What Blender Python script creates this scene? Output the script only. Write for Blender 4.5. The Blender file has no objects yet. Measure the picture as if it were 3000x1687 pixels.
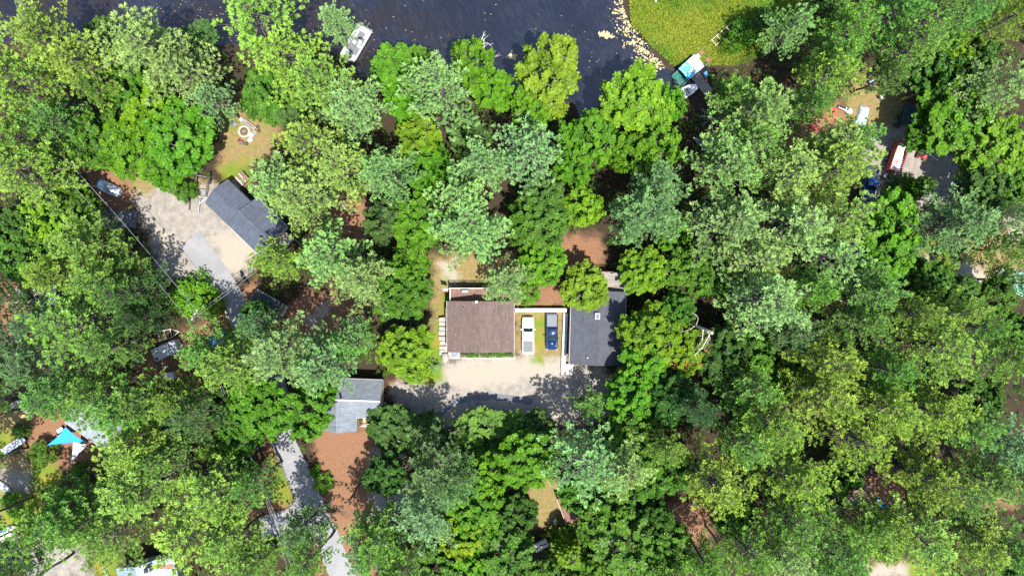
import bpy, math, random
import numpy as np
from mathutils import Vector, Matrix
C = bpy.context.scene.collection
R_ = math.radians
H = 113.0            # height of the camera above the ground, metres
F = 2045.0           # focal length in photograph pixels
def PN(x, y, z=0.0):
    """ground position of a photograph pixel for something standing z metres up"""
    k = (H - z) / F
    return ((x - 1500) * k, -(y - 843.5) * k)
def PO(x, y, z=0.0):
    return PN(x * 1.16460, y * 1.16430, z)
def V3(p, z): return (p[0], p[1], z)

# ------------------------------------------------------------------ materials
MATS = {}
def new_mat(name):
    m = bpy.data.materials.new(name); m.use_nodes = True
    nt = m.node_tree; nt.nodes.clear()
    out = nt.nodes.new('ShaderNodeOutputMaterial')
    return m, nt, out
def N(nt, t, **kw):
    n = nt.nodes.new(t)
    for k, v in kw.items():
        if k.startswith('i_'):
            n.inputs[k[2:].replace('_', ' ')].default_value = v
        else: setattr(n, k, v)
    return n
def mixc(nt, fac, a, b, mode='MIX'):
    n = nt.nodes.new('ShaderNodeMix'); n.data_type = 'RGBA'; n.blend_type = mode
    for sock, v in ((n.inputs[0], fac), (n.inputs[6], a), (n.inputs[7], b)):
        if hasattr(v, 'links'): nt.links.new(v, sock)
        elif isinstance(v, (int, float)): sock.default_value = v
        else: sock.default_value = (*v, 1)
    return n.outputs[2]
def ramp(nt, val, stops):
    r = nt.nodes.new('ShaderNodeValToRGB')
    e = r.color_ramp.elements
    while len(e) < len(stops): e.new(0.5)
    for q, (p, c) in zip(e, stops):
        q.position = p; q.color = (c, c, c, 1) if isinstance(c, (int, float)) else (*c, 1)
    nt.links.new(val, r.inputs[0]); return r.outputs[0]
def noise(nt, vec, scale, detail=4, rough=0.55, dist=0.0):
    n = N(nt, 'ShaderNodeTexNoise'); n.inputs['Scale'].default_value = scale
    n.inputs['Detail'].default_value = detail; n.inputs['Roughness'].default_value = rough
    n.inputs['Distortion'].default_value = dist
    if vec is not None: nt.links.new(vec, n.inputs['Vector'])
    return n.outputs[0]
def mapping(nt, vec, scale=(1, 1, 1), rot=(0, 0, 0), loc=(0, 0, 0)):
    n = N(nt, 'ShaderNodeMapping'); n.inputs['Scale'].default_value = scale
    n.inputs['Rotation'].default_value = rot; n.inputs['Location'].default_value = loc
    nt.links.new(vec, n.inputs['Vector']); return n.outputs[0]
def bump(nt, h, strength=0.4, dist=0.05):
    b = N(nt, 'ShaderNodeBump'); b.inputs['Strength'].default_value = strength
    b.inputs['Distance'].default_value = dist
    nt.links.new(h, b.inputs['Height']); return b.outputs[0]
def mat(name, col, rough=0.6, var=0.18, scale=3.0, metal=0.0, spots=None, spec=0.4, coat=0.0, streak=None, bmp=0.0):
    """general weathered surface: two scales of noise over a base colour, optional litter spots and streaks"""
    if name in MATS: return MATS[name]
    m, nt, out = new_mat(name)
    tc = N(nt, 'ShaderNodeTexCoord').outputs['Object']
    p = N(nt, 'ShaderNodeBsdfPrincipled')
    n1 = noise(nt, tc, scale, 5); n2 = noise(nt, tc, scale * 9, 3)
    lo = tuple(max(0, c * (1 - var)) for c in col); hi = tuple(min(1, c * (1 + var)) for c in col)
    f = ramp(nt, n1, [(0.3, 0.0), (0.7, 1.0)])
    c = mixc(nt, f, lo, hi)
    c = mixc(nt, ramp(nt, n2, [(0.35, 0.0), (0.75, 0.35)]), c, tuple(x * (1 - 1.3 * var) for x in col))
    if streak:
        axis, freq, amt = streak
        sc = [0.6, 0.6, 0.6]; sc[axis] = freq
        s = noise(nt, mapping(nt, tc, tuple(sc)), 1.0, 2)
        c = mixc(nt, ramp(nt, s, [(0.42, 0.0), (0.6, amt)]), c, tuple(x * 0.45 for x in col))
    if spots:
        sc, sscale, lo_, hi_ = spots
        s = noise(nt, tc, sscale, 6, 0.65); s2 = noise(nt, tc, 0.35, 3)
        ff = mixc(nt, 1.0, ramp(nt, s, [(lo_, 0.0), (hi_, 1.0)]), ramp(nt, s2, [(0.35, 0.15), (0.6, 1.0)]), 'MULTIPLY')
        c = mixc(nt, ff, c, sc)
    nt.links.new(c, p.inputs['Base Color'])
    p.inputs['Roughness'].default_value = rough; p.inputs['Metallic'].default_value = metal
    p.inputs['Specular IOR Level'].default_value = spec; p.inputs['Coat Weight'].default_value = coat
    if bmp: nt.links.new(bump(nt, n2, bmp, 0.03), p.inputs['Normal'])
    nt.links.new(p.outputs[0], out.inputs[0])
    MATS[name] = m; return m
def leaf_mat(name, transl, rough, spec, second):
    m, nt, out = new_mat(name)
    oi = N(nt, 'ShaderNodeObjectInfo')
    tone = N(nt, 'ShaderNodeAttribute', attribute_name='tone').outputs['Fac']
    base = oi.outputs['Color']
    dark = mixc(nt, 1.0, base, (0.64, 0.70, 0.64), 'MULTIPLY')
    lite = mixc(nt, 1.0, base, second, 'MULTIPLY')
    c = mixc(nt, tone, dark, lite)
    p = N(nt, 'ShaderNodeBsdfPrincipled'); p.inputs['Roughness'].default_value = rough
    p.inputs['Specular IOR Level'].default_value = spec
    t = N(nt, 'ShaderNodeBsdfTranslucent')
    nt.links.new(c, p.inputs['Base Color'])
    nt.links.new(mixc(nt, 1.0, c, (1.15, 1.1, 0.6), 'MULTIPLY'), t.inputs['Color'])
    mx = N(nt, 'ShaderNodeMixShader'); mx.inputs[0].default_value = transl
    nt.links.new(p.outputs[0], mx.inputs[1]); nt.links.new(t.outputs[0], mx.inputs[2])
    nt.links.new(mx.outputs[0], out.inputs[0]); return m

# ------------------------------------------------------------------ mesh building
def link(o, parent=None):
    C.objects.link(o)
    if parent is not None: o.parent = parent
    return o
def tag(o, label=None, cat=None, group=None, kind=None):
    if label: o['label'] = label
    if cat: o['category'] = cat
    if group: o['group'] = group
    if kind: o['kind'] = kind
    return o
def thing(name, label, cat, loc=(0, 0, 0), rz=0.0, group=None):
    o = bpy.data.objects.new(name, None); o.empty_display_size = 0.3
    o.location = loc; o.rotation_euler = (0, 0, rz)
    return tag(link(o), label, cat, group)
def copy_tree(o, parent=None):
    c = o.copy(); C.objects.link(c)
    if parent is not None: c.parent = parent
    for ch in o.children: copy_tree(ch, c)
    return c
class MB:
    def __init__(s): s.v = []; s.f = []
    def add(s, vs, fs):
        b = len(s.v); s.v += [tuple(v) for v in vs]; s.f += [tuple(i + b for i in f) for f in fs]; return s
    def box(s, cx, cy, cz, sx, sy, sz, rz=0.0, taper=1.0, ch=0.0):
        """box centred on cx, cy with its bottom at cz; taper shrinks the top; ch chamfers the upper edge"""
        c, n = math.cos(rz), math.sin(rz); vs = []
        def ring(k, z):
            for a, b in ((-1, -1), (1, -1), (1, 1), (-1, 1)):
                x, y = a * (sx / 2 - k[0]), b * (sy / 2 - k[1])
                vs.append((cx + x * c - y * n, cy + x * n + y * c, z))
        t = ((1 - taper) * sx / 2, (1 - taper) * sy / 2)
        ring((0, 0), cz)
        if ch > 0:
            ring(t, cz + sz - ch); ring((t[0] + ch, t[1] + ch), cz + sz)
        else: ring(t, cz + sz)
        m = len(vs) // 4; fs = [(3, 2, 1, 0)]
        for q in range(m - 1):
            for i in range(4):
                j = (i + 1) % 4; fs.append((q * 4 + i, q * 4 + j, q * 4 + 4 + j, q * 4 + 4 + i))
        fs.append(tuple(range(m * 4 - 4, m * 4))); return s.add(vs, fs)
    def prism(s, poly, z0, z1, top=None):
        a = sum(poly[i][0] * poly[(i + 1) % len(poly)][1] - poly[(i + 1) % len(poly)][0] * poly[i][1] for i in range(len(poly)))
        if a < 0: poly = poly[::-1]; top = top[::-1] if top else None
        n = len(poly); top = top or poly
        z0s = z0 if hasattr(z0, '__len__') else [z0] * n
        z1s = z1 if hasattr(z1, '__len__') else [z1] * n
        vs = [(x, y, z) for (x, y), z in zip(poly, z0s)] + [(x, y, z) for (x, y), z in zip(top, z1s)]
        fs = [tuple(range(n - 1, -1, -1)), tuple(range(n, 2 * n))]
        fs += [(i, (i + 1) % n, n + (i + 1) % n, n + i) for i in range(n)]
        return s.add(vs, fs)
    def slab(s, pts, th):
        """thick sheet: polygon in 3-D, thickness th downwards"""
        n = len(pts)
        a = sum(pts[i][0] * pts[(i + 1) % n][1] - pts[(i + 1) % n][0] * pts[i][1] for i in range(n))
        if a < 0: pts = pts[::-1]
        vs = [tuple(p) for p in pts] + [(p[0], p[1], p[2] - th) for p in pts]
        fs = [tuple(range(n)), tuple(range(2 * n - 1, n - 1, -1))]
        fs += [(i, n + i, n + (i + 1) % n, (i + 1) % n) for i in range(n)]
        return s.add(vs, fs)
    def tube(s, pts, rad, n=6, caps=True):
        pts = [Vector(p) for p in pts]
        rad = rad if hasattr(rad, '__len__') else [rad] * len(pts)
        vs = []; fs = []; prev = None
        for i, p in enumerate(pts):
            d = (pts[min(i + 1, len(pts) - 1)] - pts[max(i - 1, 0)]).normalized()
            u = prev if prev is not None else (Vector((0, 0, 1)) if abs(d.z) < 0.9 else Vector((1, 0, 0)))
            u = (u - d * u.dot(d)).normalized(); w = d.cross(u); prev = u
            for k in range(n):
                a = 2 * math.pi * k / n
                q = p + (u * math.cos(a) + w * math.sin(a)) * rad[i]; vs.append(tuple(q))
        for i in range(len(pts) - 1):
            for k in range(n):
                l = (k + 1) % n
                fs.append((i * n + k, i * n + l, (i + 1) * n + l, (i + 1) * n + k))
        if caps:
            fs.append(tuple(range(n - 1, -1, -1))); fs.append(tuple(range(len(vs) - n, len(vs))))
        return s.add(vs, fs)
    def loft(s, secs, caps=True):
        n = len(secs[0]); vs = [p for q in secs for p in q]; fs = []
        for i in range(len(secs) - 1):
            for k in range(n):
                l = (k + 1) % n; fs.append((i * n + k, i * n + l, (i + 1) * n + l, (i + 1) * n + k))
        if caps:
            fs.append(tuple(range(n - 1, -1, -1))); fs.append(tuple(range(len(vs) - n, len(vs))))
        return s.add(vs, fs)
    def ball(s, c, r, n=10, m=6, sz=1.0):
        vs = []; fs = []
        for i in range(m + 1):
            t = math.pi * i / m
            for k in range(n):
                a = 2 * math.pi * k / n
                vs.append((c[0] + r * math.sin(t) * math.cos(a), c[1] + r * math.sin(t) * math.sin(a), c[2] + r * sz * math.cos(t)))
        for i in range(m):
            for k in range(n):
                l = (k + 1) % n; fs.append((i * n + k, (i + 1) * n + k, (i + 1) * n + l, i * n + l))
        return s.add(vs, fs)
    def lathe(s, c, prof, n=16, axis='z'):
        vs = []; fs = []
        for r, h in prof:
            for k in range(n):
                a = 2 * math.pi * k / n; x, y = r * math.cos(a), r * math.sin(a)
                vs.append((c[0] + x, c[1] + y, c[2] + h) if axis == 'z' else ((c[0] + x, c[1] + h, c[2] + y) if axis == 'y' else (c[0] + h, c[1] + x, c[2] + y)))
        for i in range(len(prof) - 1):
            for k in range(n):
                l = (k + 1) % n
                q = (i * n + k, i * n + l, (i + 1) * n + l, (i + 1) * n + k)
                fs.append(q if axis != 'y' else q[::-1])
        fs.append(tuple(range(n - 1, -1, -1)) if axis != 'y' else tuple(range(n)))
        e = tuple(range(len(vs) - n, len(vs))); fs.append(e if axis != 'y' else e[::-1])
        return s.add(vs, fs)
    def build(s, name, m, parent=None, smooth=False, bevel=0.0, loc=None):
        me = bpy.data.meshes.new(name); me.from_pydata(s.v, [], s.f); me.update()
        me.materials.append(m)
        if smooth:
            me.polygons.foreach_set('use_smooth', [True] * len(me.polygons))
        o = bpy.data.objects.new(name, me); link(o, parent)
        if loc: o.location = loc
        if bevel:
            b = o.modifiers.new('bevel', 'BEVEL'); b.width = bevel; b.segments = 2; b.limit_method = 'ANGLE'; b.angle_limit = 0.6
        return o
def np_mesh(name, verts, quads, m, tone=None):
    """quads: (n,4) int array"""
    me = bpy.data.meshes.new(name)
    me.vertices.add(len(verts)); me.vertices.foreach_set('co', verts.astype(np.float32).ravel())
    me.loops.add(quads.size); me.loops.foreach_set('vertex_index', quads.astype(np.int32).ravel())
    me.polygons.add(len(quads)); me.polygons.foreach_set('loop_start', np.arange(len(quads), dtype=np.int32) * 4)
    me.update(calc_edges=True)
    if tone is not None:
        a = me.attributes.new('tone', 'FLOAT', 'POINT'); a.data.foreach_set('value', tone.astype(np.float32))
    me.materials.append(m); return me
# ------------------------------------------------------------------ trees
PINE_LEAF = leaf_mat('pine_needles', 0.32, 0.6, 0.2, (1.55, 1.4, 1.25))
BROAD_LEAF = leaf_mat('broad_leaves', 0.40, 0.5, 0.25, (1.9, 1.5, 0.95))
BARK = mat('pine_bark', (0.085, 0.07, 0.06), 0.9, 0.4, 2.5, bmp=0.6)
BARK_GREY = mat('grey_bark', (0.2, 0.18, 0.16), 0.85, 0.35, 2.5, bmp=0.4)
DEADWOOD = mat('bleached_deadwood', (0.33, 0.30, 0.27), 0.85, 0.3, 3, bmp=0.3)
def unit(a): return a / np.maximum(np.linalg.norm(a, axis=-1, keepdims=True), 1e-6)
def blades(rng, cen, dirs, size, n, spread, width, tone, up=0.0, flat=.55):
    """brushes of n narrow rhombic blades round each centre, pointing along dirs"""
    k = len(cen)
    d = np.repeat(dirs, n, 0) + spread * unit(rng.normal(size=(k * n, 3)))
    d[:, 2] += up; d = unit(d)
    L = np.repeat(size, n) * rng.uniform(0.65, 1.15, k * n)
    b = np.repeat(cen, n, 0) + d * (L * 0.05)[:, None]
    w = unit(np.cross(d, np.array([0, 0, 1.]) + flat * rng.normal(size=(k * n, 3)))) * (L * width)[:, None]
    tip = b + d * L[:, None]; mid = b + d * (L * 0.5)[:, None]
    v = np.stack([b, mid - w, tip, mid + w], 1).reshape(-1, 3)
    t = np.clip(np.repeat(tone, n) + rng.normal(0, 0.09, k * n), 0, 1)
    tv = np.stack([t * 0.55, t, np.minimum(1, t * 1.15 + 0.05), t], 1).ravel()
    return v, tv
def leaves(rng, cen, nrm, size, n, spread, tone):
    """clumps of n leaf-sized rhombs scattered in flattened balls round each centre"""
    k = len(cen)
    off = rng.normal(size=(k * n, 3)); off = unit(off) * (rng.uniform(0, 1, k * n) ** 0.45)[:, None]
    off[:, 2] *= 0.5
    c = np.repeat(cen, n, 0) + off * np.repeat(spread, n)[:, None]
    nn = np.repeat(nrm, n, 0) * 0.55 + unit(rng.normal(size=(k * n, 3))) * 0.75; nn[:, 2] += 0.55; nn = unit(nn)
    a = unit(np.cross(nn, rng.normal(size=(k * n, 3)))); b = np.cross(nn, a)
    s = np.repeat(size, n) * rng.uniform(0.7, 1.25, k * n)
    a = a * (s * 0.62)[:, None]; b = b * (s * 0.40)[:, None]
    v = np.stack([c - a, c - b + a * 0.1, c + a - nn * (s * 0.12)[:, None], c + b + a * 0.1], 1).reshape(-1, 3)
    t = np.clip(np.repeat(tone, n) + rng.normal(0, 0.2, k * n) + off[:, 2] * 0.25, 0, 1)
    return v, np.repeat(t, 4)
def curve(p, q, sag, m, rng, wob):
    t = np.linspace(0, 1, m)[:, None]
    c = p * (1 - t) + q * t; c[:, 2] += sag * (t[:, 0] ** 2 - t[:, 0])
    w = rng.normal(0, wob, (m, 3)); w[0] = w[-1] = 0
    return c + w
def crown_mesh(name, V, T, m):
    v = np.concatenate(V); t = np.concatenate(T)
    return np_mesh(name, v, np.arange(len(v)).reshape(-1, 4), m, t)
def make_pine(seed, h=20.0, R=5.2, dens=1.0, base=0.36, dead=6):
    rng = np.random.default_rng(seed); tb = MB()
    top = np.array([rng.normal(0, .5), rng.normal(0, .5), h])
    trunk = curve(np.zeros(3), top, 0, 9, rng, .12)
    tr = [0.27 * (1 - i / 8) ** 0.8 + 0.035 for i in range(9)]
    tb.tube(trunk, tr, 7)
    def at(z):
        i = min(7, int(z / h * 8)); f = z / h * 8 - i; return trunk[i] * (1 - f) + trunk[i + 1] * f
    cen = []; dr = []; sz = []; tn = []
    az0 = rng.uniform(0, 6.28); z = h * base; w = 0; gaps = [rng.uniform(0, 6.28) for _ in range(3)]
    while z < h * 0.985:
        t = (z - h * base) / (h * (1 - base))
        prof = ((1 - t) ** 0.62) * (0.62 + 0.38 * min(1, t / 0.25)) + 0.10
        nl = rng.integers(4, 7) if t < 0.9 else rng.integers(3, 5)
        a0 = rng.uniform(0, 6.28)
        for j in range(nl):
            az = a0 + 6.283 * j / nl + rng.normal(0, .22)
            L = R * prof * rng.uniform(0.6, 1.22) * (1 + 0.22 * math.cos(az - az0))
            if rng.random() < 0.12: L *= 0.5
            p0 = at(z); d = np.array([math.cos(az), math.sin(az), 0])
            rise = L * (0.02 + 0.55 * t ** 1.5 + rng.normal(0, .06)); tipup = L * rng.uniform(.08, .2)
            m = max(4, int(L / 0.7) + 2); s = np.linspace(0, 1, m)
            side = np.array([-d[1], d[0], 0]); bend = rng.normal(0, .09) * L
            pts = p0 + d * (s * L)[:, None] + side * (bend * s ** 2)[:, None]
            pts[:, 2] += rise * s + tipup * s ** 2.2 - 0.05 * L * np.sin(s * 3.1)
            r0 = 0.018 + 0.011 * L
            tb.tube(pts, [r0 * (1 - .85 * q) + .006 for q in s], 4, False)
            ltone = rng.uniform(0.25, 0.8)
            fstart = rng.uniform(.22, .42) if t < .75 else .08
            step = 0.36 / dens; q = fstart * L; sg = 1
            while q < L:
                u = q / L; i = min(m - 2, int(u * (m - 1))); f = u * (m - 1) - i
                b = pts[i] * (1 - f) + pts[i + 1] * f
                tang = unit(pts[i + 1] - pts[i]); sd = unit(np.cross(tang, [0, 0, 1.]))
                bl = (0.27 * (L - q) + 0.42) * rng.uniform(.6, 1.15)
                bd = unit(tang * rng.uniform(.75, 1.1) + sd * sg * rng.uniform(.5, .85) + np.array([0, 0, rng.uniform(.0, .35)]))
                nt_ = max(2, int(bl / 0.21))
                for e in range(nt_):
                    ee = (e + 1) / nt_ * bl
                    c = b + bd * ee + np.array([0, 0, 0.10 * ee * ee])
                    cen.append(c + rng.normal(0, .05, 3)); dr.append(unit(bd + np.array([0, 0, .12 + .38 * e / nt_]) + rng.normal(0, .13, 3)))
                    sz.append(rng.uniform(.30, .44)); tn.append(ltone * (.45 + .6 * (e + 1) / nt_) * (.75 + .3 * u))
                sg = -sg; q += step * rng.uniform(.7, 1.3)
            cen.append(pts[-1]); dr.append(unit(pts[-1] - pts[-2] + np.array([0, 0, .3]))); sz.append(.6); tn.append(.8)
        z += rng.uniform(.75, 1.1) * (1.15 - .35 * t); w += 1
    cen.append(trunk[-1] - np.array([0, 0, .2])); dr.append(np.array([0, 0, 1.])); sz.append(.7); tn.append(.8)
    for k in range(dead):                                  # bare lower branches
        zz = h * rng.uniform(base * .55, base + .25); az = rng.uniform(0, 6.28); L = rng.uniform(1.2, 3.2)
        p = at(zz); e = p + np.array([math.cos(az) * L, math.sin(az) * L, rng.uniform(-.3, .9)])
        c = curve(p, e, .5, 5, rng, .12); tb.tube(c, [.05, .04, .03, .022, .01], 4, False)
        for q in (2, 3):
            e2 = c[q] + rng.normal(0, .55, 3); tb.tube([c[q], (c[q] + e2) / 2 + rng.normal(0, .08, 3), e2], [.022, .016, .006], 3, False)
    cen = np.array(cen); dr = np.array(dr); sz = np.array(sz); tn = np.array(tn)
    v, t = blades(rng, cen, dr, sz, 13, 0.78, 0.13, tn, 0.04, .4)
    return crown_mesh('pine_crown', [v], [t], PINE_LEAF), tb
def make_broad(seed, h=13.0, R=4.4, tips=84, per=40, leaf=.27, gap=.0, low=.35):
    """branches fan out to a lumpy dome; every branch end carries an elongated spray of leaf clumps"""
    rng = np.random.default_rng(seed); tb = MB()
    fork = np.array([rng.normal(0, .3), rng.normal(0, .3), h * .34])
    tb.tube(curve(np.zeros(3), fork, 0, 5, rng, .06), [.24, .2, .18, .16, .15], 7)
    nl = 11; bd = unit(rng.normal(size=(nl, 3)) + np.array([0, 0, .4])); bs = rng.uniform(.5, 1.05, nl)
    cen = []; nr = []; sp = []; tn = []; mains = []
    for k in range(7):
        az = 6.283 * k / 7 + rng.normal(0, .3); rr = rng.uniform(.35, .6) * R * (k > 0)
        e = np.array([math.cos(az) * rr, math.sin(az) * rr, h * rng.uniform(.58, .8)])
        c = curve(fork, e, .8, 5, rng, .15); tb.tube(c, [.12, .1, .08, .06, .035], 5, False); mains.append(c)
    cz = h * (low + .28)
    for k in range(tips):
        u = (k + .5) / tips; zz = 1 - 1.32 * u; az = 2.39996 * k + rng.normal(0, .25)   # evenly spread round the dome
        q = math.sqrt(max(0, 1 - zz * zz)); d = unit(np.array([math.cos(az) * q, math.sin(az) * q, zz]) + rng.normal(0, .10, 3))
        if rng.random() < gap: continue
        lob = np.max(bs * np.clip((bd @ d - .70) / .30, 0, 1)); rad = (.70 + .38 * lob) * rng.uniform(.84, 1.10)
        tip = np.array([d[0] * R * rad, d[1] * R * rad, cz + d[2] * h * .34 * rad])
        m = min(mains, key=lambda c: np.linalg.norm(c[-1] - tip)); st = m[rng.integers(2, 5)]
        c = curve(st, tip, .25, 5, rng, .12); tb.tube(c, [.045, .035, .025, .016, .006], 4, False)
        ax = unit(tip - c[2]); sd = unit(np.cross(ax, [0, 0, 1.])); bt = rng.uniform(.25, .75)
        L = rng.uniform(1.1, 1.9)
        for j in range(7):
            f = j / 6; sgn = (-1) ** j
            p = tip - ax * L * (1 - f) + sd * sgn * (.42 * (1 - f) + .1) * rng.uniform(.5, 1.2) + rng.normal(0, .08, 3)
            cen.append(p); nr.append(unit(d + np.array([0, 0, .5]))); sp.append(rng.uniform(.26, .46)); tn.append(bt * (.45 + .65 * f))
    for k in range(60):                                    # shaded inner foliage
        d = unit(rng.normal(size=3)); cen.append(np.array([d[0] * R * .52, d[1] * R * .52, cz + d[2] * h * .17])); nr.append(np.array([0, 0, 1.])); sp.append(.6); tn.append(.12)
    cen = np.array(cen)
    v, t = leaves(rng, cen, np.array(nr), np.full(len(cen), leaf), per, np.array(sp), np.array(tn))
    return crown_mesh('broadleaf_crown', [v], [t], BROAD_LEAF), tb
def make_bush(seed, h=2.4, R=1.6, clumps=46, per=60, leaf=.16):
    rng = np.random.default_rng(seed); tb = MB(); cen = []; nr = []; sp = []; tn = []
    for k in range(7):
        a = rng.uniform(0, 6.28); e = np.array([math.cos(a) * R * .6, math.sin(a) * R * .6, h * rng.uniform(.55, .85)])
        tb.tube(curve(np.zeros(3), e, .3, 4, rng, .06), [.035, .03, .02, .01], 4, False)
    for k in range(clumps):
        d = unit(rng.normal(size=3) + np.array([0, 0, .4])); d[2] = abs(d[2]); rad = rng.uniform(.5, 1.0) ** .5
        cen.append(np.array([d[0] * R * rad, d[1] * R * rad, h * .25 + d[2] * h * .7 * rad])); nr.append(d)
        sp.append(rng.uniform(.25, .5)); tn.append(rng.uniform(.15, .8))
    v, t = leaves(rng, np.array(cen), np.array(nr), np.full(clumps, leaf), per, np.array(sp), np.array(tn))
    return crown_mesh('bush_foliage', [v], [t], BROAD_LEAF), tb
def make_young_conifer(seed, h=9.0, R=2.8):
    """drooping, layered young hemlock"""
    rng = np.random.default_rng(seed); tb = MB()
    tb.tube([(0, 0, 0), (.05, .03, h * .5), (0, 0, h)], [.13, .08, .015], 6)
    cen = []; dr = []; sz = []; tn = []
    z = h * .1
    while z < h * .98:
        t = z / h; L0 = R * (1 - t) ** .75 + .15
        for j in range(6):
            az = rng.uniform(0, 6.28); L = L0 * rng.uniform(.6, 1.15); d = np.array([math.cos(az), math.sin(az), 0]); sd = np.array([-d[1], d[0], 0])
            lt = rng.uniform(.3, .9)
            tb.tube([np.array([0, 0, z]), d * L * .5 + np.array([0, 0, z + .1]), d * L + np.array([0, 0, z - .12 * L])], [.025, .015, .006], 3, False)
            q = .15 * L
            while q < L:
                for sg in (-1, 1):
                    bl = .38 * (L - q) + .2
                    for e in (0.5, 1.0):
                        cen.append(d * (q + .5 * bl * e) + sd * sg * bl * e * .8 + np.array([0, 0, z + .15 * q / L - .15 * (q / L) ** 2 * L]))
                        dr.append(unit(d + sd * sg * .7 + np.array([0, 0, -.05]))); sz.append(rng.uniform(.25, .38)); tn.append(lt * (.7 + .3 * q / L))
                q += .26
        z += .42
    v, t = blades(rng, np.array(cen), np.array(dr), np.array(sz), 6, .55, .16, np.array(tn), 0)
    return crown_mesh('conifer_crown', [v], [t], BROAD_LEAF), tb
PROTO = {}
def proto(kind, meshes, tb, bark, h, R):
    me_t = bpy.data.meshes.new(kind + '_trunk'); me_t.from_pydata(tb.v, [], tb.f); me_t.update(); me_t.materials.append(bark)
    me_t.polygons.foreach_set('use_smooth', [True] * len(me_t.polygons))
    PROTO.setdefault(kind, []).append((meshes, me_t, h, R))
for i in range(7):
    dens = (1.0, 1.0, .85, 1.0, .7, .95, .6)[i]; bs = (.30, .36, .40, .34, .42, .3, .45)[i]
    c, t = make_pine(100 + i, 20, 5.2, dens, bs, (5, 6, 8, 5, 14, 6, 20)[i]); proto('P', c, t, BARK, 20, 5.2)
for i in range(6):
    c, t = make_broad(300 + i, 13, 4.4, (84, 96, 78, 90, 84, 70)[i], (40, 38, 36, 42, 34, 30)[i], (.27, .25, .29, .26, .28, .30)[i], (0, 0, .04, 0, .12, .22)[i]); proto('D', c, t, BARK_GREY, 13, 4.4)
for i in range(3):
    c, t = make_bush(500 + i); proto('B', c, t, BARK_GREY, 2.4, 1.6)
for i in range(2):
    c, t = make_young_conifer(600 + i); proto('S', c, t, BARK, 9, 2.8)
TINT = dict(y=(.185, .315, .055), g=(.12, .26, .05), b=(.14, .28, .11), w=(.19, .335, .105), k=(.05, .125, .034), v=(.062, .185, .010), l=(.105, .215, .012), d=(.030, .095, .014), m=(.052, .15, .015))
PK = dict(k=(.07, .15, .045), d=(.05, .115, .04), m=(.09, .19, .075))
KIND = {'P': ('pine_tree', 'pine', .70), 'D': ('broadleaf_tree', 'tree', .70), 'B': ('bush', 'bush', .5), 'S': ('hemlock_tree', 'conifer', .6)}
trng = random.Random(7)
def plant(kind, ox, oy, r, h, tint, label, var=None, group=None):
    name, cat, zc = KIND[kind]
    x, y = PO(ox, oy, zc * h); rm = r * 1.1646 * (H - zc * h) / F * (1.07 if kind in 'PD' else 1.0)
    lst = PROTO[kind]; var = trng.randrange(len(lst)) if var is None else var
    crown, trunk, h0, R0 = lst[var]
    o = thing(name, label, cat, (x, y, 0), trng.uniform(0, 6.28), group)
    sx = rm / R0; o.scale = (sx, sx, h / h0)
    o.rotation_euler[0] = trng.gauss(0, .02); o.rotation_euler[1] = trng.gauss(0, .02)
    a = bpy.data.objects.new('trunk', trunk); link(a, o)
    b = bpy.data.objects.new('crown' if kind != 'B' else 'foliage', crown); link(b, o)
    c = PK.get(tint, TINT[tint]) if kind == 'P' else TINT[tint]; j = [trng.uniform(.86, 1.14) for _ in range(2)]
    b.color = (c[0] * j[0] * j[1], c[1] * j[1], c[2] * trng.uniform(.8, 1.2) * j[1], 1)
    return o
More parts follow.
